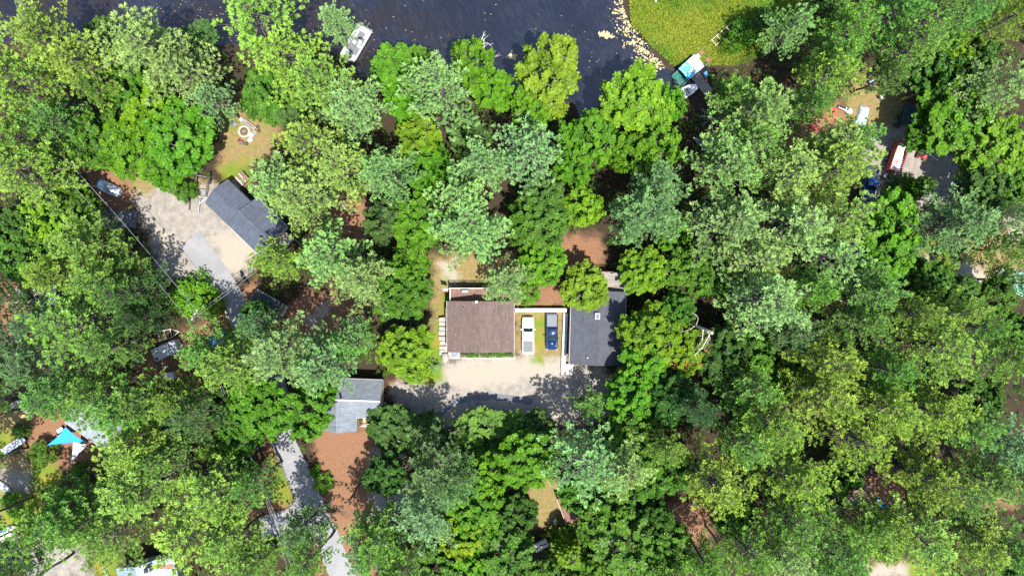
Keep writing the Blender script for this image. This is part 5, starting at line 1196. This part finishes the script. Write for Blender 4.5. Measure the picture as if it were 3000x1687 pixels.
house('teal_metal_shed', 'small shed with grey-teal metal roof cut by the bottom edge', L_, rz, 2.6, 2.2, 2.2, 2.7, W_('grey_teal', (.17, .24, .23), .5, var=.2, streak=(1, 4, .4)), WALLG, .15, windows=False)
t = thing('platform', 'low wooden platform in the hollow below fallen logs', 'platform', *at(2512, 1445, 0, 40, -4)); deck(t, -2.2, 2.2, -2.2, 1.2, .3, WOODB, axis=0, name='boards')
t = thing('parked_trailer', 'grey covered trailer with red stripe near the shadowed yard', 'trailer', *at(1585, 1598, 1.2, 30, -16)); MB().box(0, 0, .4, 2.4, 1.2, .9, ch=.06).build('body', WHITEG, t); MB().box(0, 0, 1.301, 2.2, .18, .01).build('stripe', RED, t)
for s in (-1, 1): wheel(t, 0, s * .62, .28, .16)
# ---- small roadside things
t = thing('stone_ring', 'round stone ring planter where the cables cross the side road', 'planter', at(839, 1588)[0])
for i in range(14): a = i / 14 * 6.283; q = MB(); rock(q, (.42 * math.cos(a), .42 * math.sin(a), .16), (.12, .12, .18), rr); q.build('stone', W_('brown_stone', (.17, .12, .09), .9), t, True)
MB().lathe((0, 0, 0), [(.33, 0), (.33, .2), (.0, .24)], 14).build('soil', BARK, t)
mb = MB(); ed = [PN(*p) for p in ((797, 1303), (812, 1330), (826, 1365), (842, 1405), (855, 1440), (864, 1466), (850, 1485), (825, 1495), (800, 1496))]
for i in range(len(ed) - 1):
    a, b = Vector(ed[i]), Vector(ed[i + 1]); n = int((b - a).length / .24) + 1
    for k in range(n): p = a.lerp(b, k / n); rock(mb, (p.x + rr.gauss(0, .05), p.y + rr.gauss(0, .05), .12), (rr.uniform(.12, .2), rr.uniform(.1, .17), rr.uniform(.12, .2)), rr)
tag(mb.build('stone_wall', W_('lichen_stone', (.17, .15, .13), .9, var=.3), smooth=True), 'low dry stone wall curving along the lower road bank', 'wall')
t = thing('bucket', 'small white bucket at the foot of the slanting pine', 'bucket', at(1697, 1172)[0]); MB().lathe((0, 0, 0), [(.18, 0), (.23, .42), (.2, .42), (.16, .05)], 14).build('pail', WHITE, t); MB().tube([(-.22, 0, .4), (0, 0, .58), (.22, 0, .4)], .012, 4).build('handle', STEEL, t)
t = thing('toy_truck', 'small yellow toy truck on the needle-strewn drive', 'toy', at(383, 608)[0], .5); MB().box(0, 0, .12, .7, .36, .22, ch=.05).build('body', YEL, t)
for s in (-1, 1):
    for x in (-.22, .22): wheel(t, x, s * .18, .11, .08)
t = thing('bin', 'dark blue wheeled bin under pines beside the camper', 'bin', at(411, 1062)[0], .3); MB().box(0, 0, .06, .55, .6, .9, taper=1.1).build('body', W_('bin_blue', (.03, .07, .12), .5), t); MB().box(0, 0, .97, .64, .7, .08, ch=.03).build('lid', W_('bin_blue', (.03, .07, .12), .5), t)
t = thing('meter_box', 'white box strapped to the trunk base below the camper', 'box', at(492, 1073)[0], .3); MB().box(0, 0, .2, .42, .32, .6, ch=.03).build('case', WHITE, t); MB().box(0, -.17, .45, .22, .03, .2).build('dial', GLASS, t)
t = thing('mast_antenna', 'bare metal antenna leaning between the red dump trailer and blue pickup', 'antenna', at(2596, 520)[0], 0); a, b = Vector((0, 0, 0)), Vector((.5, 1.4, 3.2)); q = MB().tube([a, b], .035, 6); q.build('mast', STEEL, t); q = MB(); q.tube([b + Vector((.1, 1.0, .05)), b + Vector((-.15, -1.3, -.05))], .028, 5)
for i in range(8): c = b + Vector((.1, 1.0, .05)).lerp(Vector((-.15, -1.3, -.05)), i / 7); w = .4 + .05 * i; q.tube([c + Vector((-w, -.12, 0)), c, c + Vector((w, -.12, 0))], .02, 4)
q.build('elements', W_('aluminium', (.55, .57, .6), .4, metal=.4), t)
o = MB().tube([(-1.3, .95, .7), (1.3, -.95, .9)], .05, 8).build('white_pole', WHITE, loc=at(2716, 457)[0]); tag(o, 'white pole lying beside the red riding mower', 'pole')
t = thing('cargo_trailer', 'dark trailer in the shade behind the black quad bike', 'trailer', *at(2664, 335, 1.5, -12, 45)); MB().box(0, 0, .5, 3.2, 1.7, 1.2, ch=.06).build('body', W_('dark_teal_panel', (.015, .035, .045), .4), t)
for s in (-1, 1): wheel(t, 0, s * .88, .3, .18)
MB().tube([(-1.6, 0, .5), (-2.4, 0, .45)], .04, 6).build('tongue', BLACK, t)
t = thing('tool_box', 'yellow box at the edge of the vehicle clearing', 'box', at(2645, 290)[0], .4); MB().box(0, 0, 0, .7, .4, .32, ch=.03).build('body', YEL, t); MB().box(0, 0, .33, .25, .05, .06).build('handle', BLACK, t)
t = thing('garden_table', 'grey table with clutter under the pine bough in the clearing', 'table', at(2602, 250)[0], .7); MB().box(0, 0, .7, 1.3, .7, .05).build('tabletop', WOODG, t)
for sx in (-.55, .55):
    for sy in (-.28, .28): MB().box(sx, sy, 0, .06, .06, .7).build('leg', WOODG, t)
# ------------------------------------------------------------------ the trees: kind, x, y, crown radius (overview pixels), height, tint, label
TREES = '''
P 118 120 92 21 y|tall yellow-green pine leaning over the river below the two power cables
P 30 215 95 21 y|bright pine cut by the left edge, just below the river corner
P 200 175 80 20 y|yellow-green pine between the corner pine and the dark riverside shrubs
P 60 330 95 20 y|bushy lime pine at the left edge, upper of the stack along it
P 160 300 75 17 g|shaded pine showing a bare grey trunk above the round broadleaf trees
P 55 440 100 19 y|pale lime pine at the left edge beside the first power cables
P 250 240 55 15 g|small shaded pine tucked between the riverside pines and the broadleaf grove
P 395 115 115 22 w|big pale pine topping the river bank, brightest of the upper left
P 470 190 85 19 w|grey-green pine stretching towards the firepit lawn with a bare trunk base
P 530 250 62 15 b|thin bluish pine at the upper corner of the firepit lawn
P 640 70 118 22 y|sunlit yellow pine reaching out over the dark leaf-strewn water
P 725 150 95 21 y|yellow-green pine behind the bank, between firepit lawn and pontoon boat
P 800 215 95 21 y|yellow pine with a white dead limb, inland of the pontoon boat
P 836 64 50 13 w|small pale pine standing right beside the white pontoon boat
P 900 250 50 17 y|narrow lime pine just inland of the white pontoon boat's bow
D 300 205 66 12 m|hazy mid-green tree among the pines above the yellow-tipped tree
D 262 85 42 9 k|dark shrubby tree at the waterline between two tall pines
D 508 92 42 9 k|dark leafy tree at the waterline between pale and yellow pines
D 372 280 70 12 l|yellow-tipped broadleaf tree in the grove above the covered car
D 225 350 80 12 m|rounded green tree beside the power cables above the covered car
D 315 375 75 12 v|leafy green tree at the centre of the grove above the covered car
D 455 350 95 13 v|largest round leafy tree at the edge of the firepit lawn
D 420 420 60 11 v|low leafy tree hanging over the boat trailer
D 690 240 70 11 m|green broadleaf tree at the top edge of the firepit lawn
D 740 285 50 10 k|darker leafy tree beside the firepit lawn under yellow pines
P 865 285 90 20 w|pale plumed pine in the row behind the pontoon boat
P 785 365 95 21 y|lime pine beside the firepit lawn, below its neighbour with the dead limb
P 702 478 92 20 w|pale pine overhanging the slate-blue cottage roof
P 765 490 95 21 w|pale pine standing behind the slate-blue cottage deck
P 860 440 85 20 w|pale pine uphill from the brown needle clearing
P 965 420 75 21 w|pale lime pine whose fan of boughs meets the yellow maple
D 1003 180 66 11 v|green tree on the bank beside the pontoon boat
D 1030 235 70 12 v|leafy green tree behind the bank, beside a pale blue-green pine
D 1040 155 45 10 m|small river bank tree with pale twigs next to the inlet
P 1122 235 98 20 b|pale blue-green pine on the river bank with star-shaped boughs
D 1185 165 65 12 v|vivid pointed tree on the bank holding the dead white birch
D 1235 225 55 11 v|vivid green tree at the foot of the dead white birch
D 1385 180 95 13 l|wide pale-lime tree jutting into the open river
D 1330 270 55 12 v|vivid green tree below the wide pale-lime riverside tree
D 1050 350 60 12 l|yellowish maple between two pale pines in mid-forest
D 1070 420 65 12 v|bright maple below the yellowish maple in mid-forest
D 1180 345 60 11 k|dark green tree in the shade behind the blue-green bank pine
P 1345 380 92 21 b|powdery blue-green pine below the dead grey tree
P 1235 430 72 19 w|pale pine between mid-forest maples and the powdery blue-green pine
P 1175 500 85 20 w|pale tufted pine above the big pine of the brown house
P 1205 600 100 22 w|great pale pine whose boughs sweep down to the brown-roofed house
P 1255 715 66 15 w|drooping pine overhanging the deck of the brown-roofed house
D 1480 345 75 13 v|vivid leafy tree at the end of the narrow inlet
D 1440 420 55 12 v|vivid tree below the inlet, beside the powdery blue-green pine
D 1600 250 88 13 l|lime tree with bare pale twigs below the canopied pontoon boat
D 1676 265 50 11 v|green tree shading the white runabout by the dock
D 1650 375 72 13 v|vivid round tree inland of the docked boats
D 1570 380 55 12 v|bright tree between the inlet tree and the round tree inland of the docks
D 1468 520 56 11 l|vivid yellow-green tree in the middle of the central forest
D 1360 560 78 12 m|dark leafy tree between the great pale pine and the yellow-green tree
D 1375 480 50 11 k|shaded tree under the powdery blue-green pine
P 1610 540 100 20 b|blue-green pine behind the dark-roofed house's deck
P 1660 480 62 18 b|upper blue-green pine of the pair behind the dark-roofed house
D 1695 590 46 10 v|small vivid tree beside the blue-green pine behind the dark-roofed house
D 1730 670 62 11 m|dark green tree shading the ground beside the wooden deck stairs
D 1368 660 62 11 v|bright tree between the two houses, above the white retaining wall
D 1475 720 66 9 l|yellow-green tree overhanging the upper corner of the dark roof
D 1620 680 60 10 l|yellow-green tree covering the grey deck of the dark-roofed house
P 1825 430 100 21 w|pale pine beside the beached canoe
P 1905 265 92 21 w|pale bluish pine inland of the marsh
P 1852 238 52 16 g|hazy shaded pine by the dock where the canopied pontoon lies
P 1895 355 85 20 g|mid-green pine between the canoe's pine and the red tarp
P 1835 560 100 21 w|pale pine in the thick stand below the canoe
P 1985 77 60 18 w|pale pine at the marsh's edge with sparse twiggy side
D 2055 35 52 12 k|dark tree at the top edge between two bright pines
P 2150 85 80 21 g|bright green pine in the top right stand above the vehicle clearing
P 2240 35 75 20 g|bright pine at the top edge, second from the marsh stand
P 2335 38 72 20 g|bright pine at the top edge, above the dark broadleaf hollow
P 2300 118 70 20 g|bright pine hanging over the dark hollow behind the clearing
P 2090 140 66 19 g|mid-green pine behind the marsh's edge pines
P 2072 205 76 20 y|lime pine on the marsh side of the vehicle clearing
P 2037 262 58 18 g|green pine beside the red tarp
P 2236 180 52 16 g|pine bough tree overhanging the vehicle clearing's top
P 2085 366 82 20 w|pale pine just below the red tarp
P 2152 345 70 19 g|green pine between the pale blue tarp and the red dumpster
P 2000 440 90 21 w|pale pine in the mid right stand, above the vivid gap
P 2100 450 98 21 y|broad yellow-green pine beside the parked blue truck
P 2415 55 70 19 g|dusty green pine at the top edge with fallen grey limbs below
P 2540 50 62 20 y|yellow pine in the top right corner
D 2395 135 58 12 l|yellow-green tree in the hollow behind the vehicle clearing
D 2366 190 70 12 d|dark tree in the shaded hollow beside the vehicle clearing
D 2450 150 60 12 d|dark tree behind the yellow-green tree in the shaded hollow
P 2510 225 78 19 w|grey sparse pine at the right edge above the leafy maple
D 2395 285 105 13 v|broad dark-leaved tree with bright tips beside the black vehicle
D 2318 332 42 10 m|low leafy tree over the black vehicle by the dumpster
D 2510 375 88 12 l|yellow-green broadleaf tree at the right edge below the leafy maple
D 2478 468 62 12 k|dark tree behind the dumpster yard
D 2545 470 50 11 m|green tree at the right edge beyond the dumpster yard
S 2310 470 48 10 m|young bluish conifer at the dumpster yard's lower edge
P 1985 560 105 22 w|large pale pine at the heart of the mid right stand
P 2110 570 90 22 y|yellow-green pine next to the vivid tree below the blue truck
P 2080 640 84 21 w|tufted pale pine below the heart of the mid right stand
P 1915 665 84 21 w|pale pine overlooking the shadowed gap beside the deck stairs
P 1905 765 108 22 w|pale blue-green pine next to the broken-topped dead trunk
P 2040 745 66 19 g|green pine above the grey fallen limbs in the right stand
P 2120 700 62 17 k|sparse dark pine with bare brown branches in the right stand
D 2250 560 82 12 v|vivid green tree below the blue truck
D 2225 640 74 12 v|vivid green tree above the shaded pine by the tan lane
P 2410 565 92 18 b|thin bluish pine between the dumpster yard and the tan lane
P 2535 620 62 17 g|thin pine at the right edge over the tan lane
P 2545 540 46 15 b|sparse pine at the right edge near pale dirt
D 2340 705 58 10 m|leafy tree on the lower bank of the tan lane
D 2420 740 50 10 k|dark leafy tree below the end of the tan lane
P 2205 735 78 20 g|green pine with a fan of boughs above the pile of grey limbs
P 2300 780 62 20 y|yellow pine with tall separate plumes below the tan lane
P 2375 800 62 20 y|yellow-green pine beside the tall plumed yellow pine
P 2385 875 100 21 y|widest yellow pine in the lower right stand
P 2460 825 68 19 g|green pine between the teal-roofed shed and the widest yellow pine
P 2155 815 68 19 g|green pine beside grey fallen limbs, lower side
P 2000 845 72 18 m|dark pine behind the reddish hanging dead foliage
P 2070 915 98 21 y|lime pine with bare limbs above the small black hollow
P 2235 935 70 19 g|green pine on the lower side of the black hollow
P 2515 920 84 20 g|feathery green pine at the right edge, mid height
D 2500 750 54 10 m|green leafy tree beside the teal-roofed shed
D 2556 835 46 10 m|leafy tree at the right edge below the teal-roofed shed
D 1825 895 78 12 d|dark tree beneath the broken-topped dead trunk
D 1906 885 62 11 m|green tree between the dead trunk and the lime pine
D 1785 700 60 11 m|green tree in the shade of the gap by the deck stairs
D 1640 830 78 13 l|yellow-green tree overlapping the right side of the dark roof
D 1700 780 52 11 m|leafy tree behind the dark roof, beneath the fallen-topped trunk
D 1625 905 68 12 v|leafy vivid tree at the lower corner of the dark-roofed house
D 1720 880 66 12 l|bright tree beside the reddish dead foliage
P 1882 1000 66 18 g|shaded green pine in the lower right stand near the dark tree
P 1768 1036 62 18 k|slim dark pine between leafy trees below the dark-roofed house
P 1955 1065 96 21 y|lime pine with tufted top, left of two in the lower right stand
P 2080 1000 92 21 y|bright tufted pine above the big black hollow
P 2159 1100 88 21 y|bright pine hanging over the hollow with blue tarps
P 2240 1045 86 21 y|yellow pine beside the bright pine over the tarps hollow
P 2330 1040 96 21 y|lime pine in the centre of the lower right stand
P 2431 1085 80 19 g|cool green pine near the right edge, lower half
D 2470 1000 56 11 d|dark tree in the gap near the right edge
P 2540 1110 78 19 b|bluish pine cut by the right edge, lower half
P 1776 1200 92 21 y|yellow-green pine with grey bare limbs in the lower middle
P 1985 1210 96 21 y|broad lime pine beside the hollow with blue tarps
P 1870 1115 70 20 g|green pine between the dead limbs and the lime pine
P 2310 1195 86 20 y|lime pine across the hollow from the broad lime pine
P 2390 1225 86 20 g|green pine beside a long bare trunk, lower right
P 2480 1215 78 19 g|cool green pine near the right edge below the dark gap
P 2555 1235 70 19 b|bluish pine cut by the right edge, bottom quarter
P 2000 1325 88 20 g|green pine above the bottom edge with grey trunk visible
P 2165 1305 74 19 g|green pine right below the blue tarps
P 2240 1335 78 19 y|lime pine above the pale patch at the bottom edge
P 1895 1400 80 19 g|green pine at the bottom edge next to the leaning grey trunk
P 1975 1405 78 19 w|pale pine at the bottom edge, third from the leafy grove
P 2085 1395 88 20 g|broad green pine at the bottom edge before the pale patch
P 1778 1420 58 16 g|small green pine at the bottom edge beside the leafy grove
P 2330 1345 98 20 y|big yellow-green pine below the long bare trunk
P 2436 1360 86 20 y|lime pine near the bottom right corner
P 2400 1425 60 18 g|pine at the bottom edge beyond the pale patch
P 2505 1375 78 19 g|green pine filling the bottom right corner
D 2550 1415 54 11 d|dark leafy tree in the very bottom right corner
D 2130 1185 56 11 d|dark leafy tree deep in the tarps hollow
D 1853 1295 58 11 m|green leafy tree beside the leaning grey trunk
D 992 1074 70 7 d|dark leafy tree at the driveway corner by the porch
D 1065 1092 56 6 d|dark leafy tree along the driveway's lower edge, beside the porch tree
D 1215 1085 74 6 m|green tree with pale twigs at the driveway's lower edge
D 1305 1092 54 5.5 m|leafy tree at the driveway's lower edge, second from the pine
D 1355 1078 46 6 k|dark small tree at the driveway's lower edge beside the pine
D 1330 1150 78 12 v|bright leafy tree behind the trees of the driveway edge
P 1083 1165 96 20 m|dark blue-green pine below the driveway with tall plumes
D 968 1195 58 11 d|dark blackish tree at the edge of the rust-coloured yard
P 1060 1290 90 20 b|bluish pine between rust-coloured yard and leafy grove
P 1140 1215 58 18 b|small bluish pine at the shoulder of the dark plumed pine
P 945 1340 82 20 g|green pine beside the lower road bend
P 915 1395 72 18 b|bluish pine on the lower road at the bottom edge
D 1230 1190 62 12 v|bright leafy tree in the grove below the driveway
D 1190 1275 84 12 v|wide vivid tree in the lower middle grove
D 1175 1345 66 11 l|yellowish leafy tree below the wide vivid tree
D 1300 1290 62 11 d|dark tree beside the shadowed yard of the brown shed
D 1275 1395 84 12 m|green leafy tree at the bottom edge near the shadowed yard
P 1478 1145 108 20 b|big pale-topped pine just below the gravel driveway
P 1545 1190 80 19 w|pale pine beside the big pale-topped pine below the driveway
P 1494 1018 48 10 g|small slanting pine at the driveway's corner by the canoe
D 1590 1105 74 12 m|green tree between the pale-topped pine and the dead limbs
D 1600 1190 78 12 m|leafy tree above the brown shed's clearing
D 1455 1250 50 10 m|green tree hiding the brown shed's upper end
D 1590 1000 66 12 v|vivid tree below the dark-roofed house's lower corner
D 1690 1000 66 12 d|dark tree next to the vivid tree below the dark-roofed house
P 1685 1120 56 17 y|small lime pine among leafy trees in the lower middle
D 1690 1190 68 12 m|leafy tree beside the yellow-green pine with bare limbs
D 1537 1290 72 12 m|leafy tree at the end of the brown shed
D 1570 1375 100 13 m|widest dark leafy tree at the bottom edge
S 1437 1395 66 10 l|yellow-tipped conifer below the brown shed
D 1667 1390 76 12 m|green leafy tree at the bottom edge beside the small pine
D 1640 1305 56 11 d|dark tree by the rust-coloured forest clearing
D 40 571 76 12 d|dark leafy tree at the left edge below the pale lime pine
D 118 553 66 12 l|yellow-tipped tree near the left edge beside the power cables
D 60 655 74 12 m|green leafy tree at the left edge above the concrete pad
D 180 515 58 11 m|leafy tree along the power cables below the covered car
P 215 625 80 20 y|lime pine with upright plumes by the asphalt pad
P 150 690 74 19 y|lime pine hanging over the concrete pad
P 265 690 76 20 y|yellow pine with a bare bough reaching towards the road
P 195 810 115 21 g|broad green pine in the left stand above the camper
P 268 890 80 20 g|green pine next to the white camper
P 325 735 74 19 k|shaded dark pine with long bare trunk by the road's bank
P 352 800 48 17 d|darkest pine of the left stand, above the white camper
P 41 860 84 19 m|dark pine at the left edge beside the wooden stairs
P 95 800 60 18 m|pine over the foot of the concrete pad
P 106 920 80 19 m|dark green pine near the left edge above the hammock
P 706 664 62 18 y|lime pine beside the slate-blue cottage's lower gable
P 820 650 92 20 w|pale pine above the rusty clearing with pale sand
P 905 690 80 19 w|pale pine next to the grove west of the brown-roofed house
P 648 808 48 17 b|small bluish pine by the dark shed at the road
P 535 888 74 20 g|pine with bright boughs next to the white camper's end
P 570 925 84 20 y|lime pine above the lower road, beside the blue vehicle
P 696 880 98 21 w|broad pale pine between the utility pole and the grey house
P 800 905 88 20 w|pale pine above the grey house roof
P 880 860 62 16 g|thin pine at the patch of pale sand
B 612 548 22 2.4 m|small leafy bush in the notch between the slate cottage's roofs
D 1110 1445 70 11 m|leafy tree cut by the bottom edge beside the bluish road pine
D 1195 1450 70 11 v|bright tree cut by the bottom edge below the yellowish tree
D 1375 1455 60 10 m|leafy tree cut by the bottom edge beside the grey teal shed
P 640 1440 66 17 g|pine cut by the bottom edge beside the leaning slim trunk
P 1010 1440 78 18 g|green pine cut by the bottom edge, east of the lower road
P 1690 1450 60 16 g|pine cut by the bottom edge among leafy trees
D 1490 1450 62 11 m|leafy tree cut by the bottom edge next to the yellow-tipped conifer
P 2190 1365 52 15 g|small pine directly above the pale patch
P 2576 700 55 16 g|green pine cut by the right edge above the teal roof
D 1985 950 56 11 m|leafy tree filling the gap above the bright tufted pine
P 30 750 62 17 k|dark pine at the left edge above the wooden stairs
D 640 260 40 9 m|small leafy tree at the firepit lawn's upper corner
B 484 742 58 4.5 v|big vivid bush by the utility pole at the road's bank
B 530 770 36 3.2 l|yellowish bush at the road's edge near the utility pole
D 640 790 40 7 d|small dark tree beside the dark shed by the road
D 1010 730 75 12 m|dark green tree west of the brown-roofed house
D 1035 660 60 12 v|vivid tree above the dark green tree west of the brown house
D 1020 890 72 11 l|yellow-green tree by the driveway, west of the brown house
D 1050 560 76 12 v|bright tree left of the great pale pine
D 965 550 55 12 k|dark tree above the rust clearing in the left centre
P 165 1012 90 20 g|green pine above the yellow kayak
P 255 985 78 20 g|green pine below the white camper in the left stand
P 310 1040 84 20 g|mid-green pine above the blue shade sail
P 372 1008 66 19 y|lime pine below the white camper's wood trailer
P 440 1000 54 19 y|lime pine leaning between camper and dark grove
P 330 1105 88 20 y|bright pine hiding the end of the blue sail's house
P 472 1040 72 18 k|dark pine in the shade above the round dark tree
D 548 1025 48 11 d|round dark tree over the lower road
D 640 1030 84 12 v|green tree spreading over the lower road
D 768 1042 80 12 v|green tree at the side of the grey house
D 600 1095 56 11 m|leafy tree at the road below the round dark tree
P 535 1128 38 12 y|small upright pine beside a bare leaning trunk
B 585 1120 48 4 v|vivid bush beside the small upright pine
P 342 1240 94 20 y|lime pine in the lower left stand, below the sail's pine
P 425 1160 62 17 g|green pine with a long bare trunk beside it
P 165 1262 80 19 g|green pine below the shade sails
P 118 1318 86 19 g|green pine beside the jet skis
P 205 1320 74 19 g|feathery pine between the jet skis and the metal roof
P 531 1240 105 20 y|sparse lime pine with many white dead limbs
P 637 1215 66 18 g|green pine on the road's stone-edged bank
P 283 1345 84 19 y|lime pine over the upper corner of the metal roof
P 470 1345 108 20 y|large yellow-green pine beside the metal roof's chimney
P 580 1370 74 19 y|lime pine between the metal roof and the lower road
P 35 1395 74 17 d|dark pine in the bottom left corner
P 750 1340 64 17 m|dark pine over the lower road bend
P 790 1405 62 17 g|green pine at the bottom edge over the lower road
B 684 1378 24 2.6 l|round yellow-green bush at the side road's end
B 53 1082 22 2.4 d|small dark round bush near the grey ramp
B 466 480 30 3.6 m|vivid green bush beside the boat trailer
B 1085 925 20 1.8 b|pale silvery shrub at the driveway's corner
B 812 1215 26 2.0 v|low green bush in the rust-coloured yard, nearer the road
B 790 1185 18 1.6 v|small low bush at the edge of the rust-coloured yard
B 1865 85 40 4 m|green bush in the marsh's shadow, lower of two
B 1915 60 40 5 d|dark bush in the shadow at the marsh's edge
B 1842 112 28 3.6 m|green bush behind the canopied pontoon boat's bow
B 215 1190 36 3.5 m|green bush below the gray shade sail
B 110 1140 36 3.2 m|green bush beside the timber planks
B 40 1270 38 3 v|low green bush between the two bare trunks at the left edge
B 1330 740 30 2.0 v|green shrub on the orange bank above the retaining wall
B 2390 650 36 3 l|low green bush along the top of the tan lane
'''
SEEN = {}
for line in TREES.strip().split('\n'):
    q, lab = line.split('|'); k, ox, oy, r, h, tint = q.split()
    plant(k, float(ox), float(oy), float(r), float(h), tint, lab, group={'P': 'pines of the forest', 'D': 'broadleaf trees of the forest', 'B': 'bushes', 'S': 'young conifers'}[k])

for (bx, by, hh, lab) in ((84, 1310, 19, 'pine whose dark bare trunk crosses the ramp at the left edge'), (97, 1457, 20, 'pine with a long bare trunk between gravel and green bank, left edge'), (108, 1517, 20, 'pine with a grey bare trunk above the jet skis'), (104, 1142, 19, 'pine with a bare trunk near the hammock, upper of two'), (66, 1198, 19, 'pine with a dark bare trunk beside the hammock, lower of two'), (217, 1618, 20, 'pine with a bare trunk crossing the grey gravel drive')):
    o = plant('P', 0, 0, 62, hh, 'g', lab, 4, 'pines of the forest'); p = PN(bx, by); o.location = (p[0], p[1], 0); o.rotation_euler[0] = 0; o.rotation_euler[1] = -.03
# ------------------------------------------------------------------ light, sky, camera
SUN_AZ = math.atan2(.42, -.91); SUN_EL = R_(67)
sd = Vector((math.sin(SUN_AZ) * math.cos(SUN_EL), math.cos(SUN_AZ) * math.cos(SUN_EL), math.sin(SUN_EL)))
sl = bpy.data.lights.new('sun', 'SUN'); sl.energy = 4.6; sl.angle = R_(.53); sl.color = (1.0, .955, .88)
so = link(bpy.data.objects.new('sun', sl)); so.rotation_euler = sd.to_track_quat('Z', 'Y').to_euler(); so.location = (0, -60, 150)
w = bpy.data.worlds.new('World'); bpy.context.scene.world = w; w.use_nodes = True
wn = w.node_tree; wn.nodes.clear()
wo = wn.nodes.new('ShaderNodeOutputWorld'); bg = wn.nodes.new('ShaderNodeBackground'); sk = wn.nodes.new('ShaderNodeTexSky')
sk.sky_type = 'NISHITA'; sk.sun_disc = False; sk.sun_elevation = SUN_EL; sk.sun_rotation = SUN_AZ
bg.inputs[1].default_value = .13
wn.links.new(sk.outputs[0], bg.inputs[0]); wn.links.new(bg.outputs[0], wo.inputs[0])
cd = bpy.data.cameras.new('camera'); cd.sensor_width = 36; cd.lens = 36 * F / 3000; cd.clip_end = 6000; cd.clip_start = .5
co = link(bpy.data.objects.new('camera', cd)); co.location = (0, 0, H); co.rotation_euler = (0, 0, 0)
sc = bpy.context.scene; sc.camera = co
sc.view_settings.view_transform = 'Standard'; sc.view_settings.look = 'None'; sc.view_settings.exposure = 1.45; sc.view_settings.gamma = 1
sc.cycles.max_bounces = 6; sc.cycles.diffuse_bounces = 3; sc.cycles.glossy_bounces = 2; sc.cycles.transmission_bounces = 4; sc.cycles.transparent_max_bounces = 4
sc.cycles.use_denoising = False
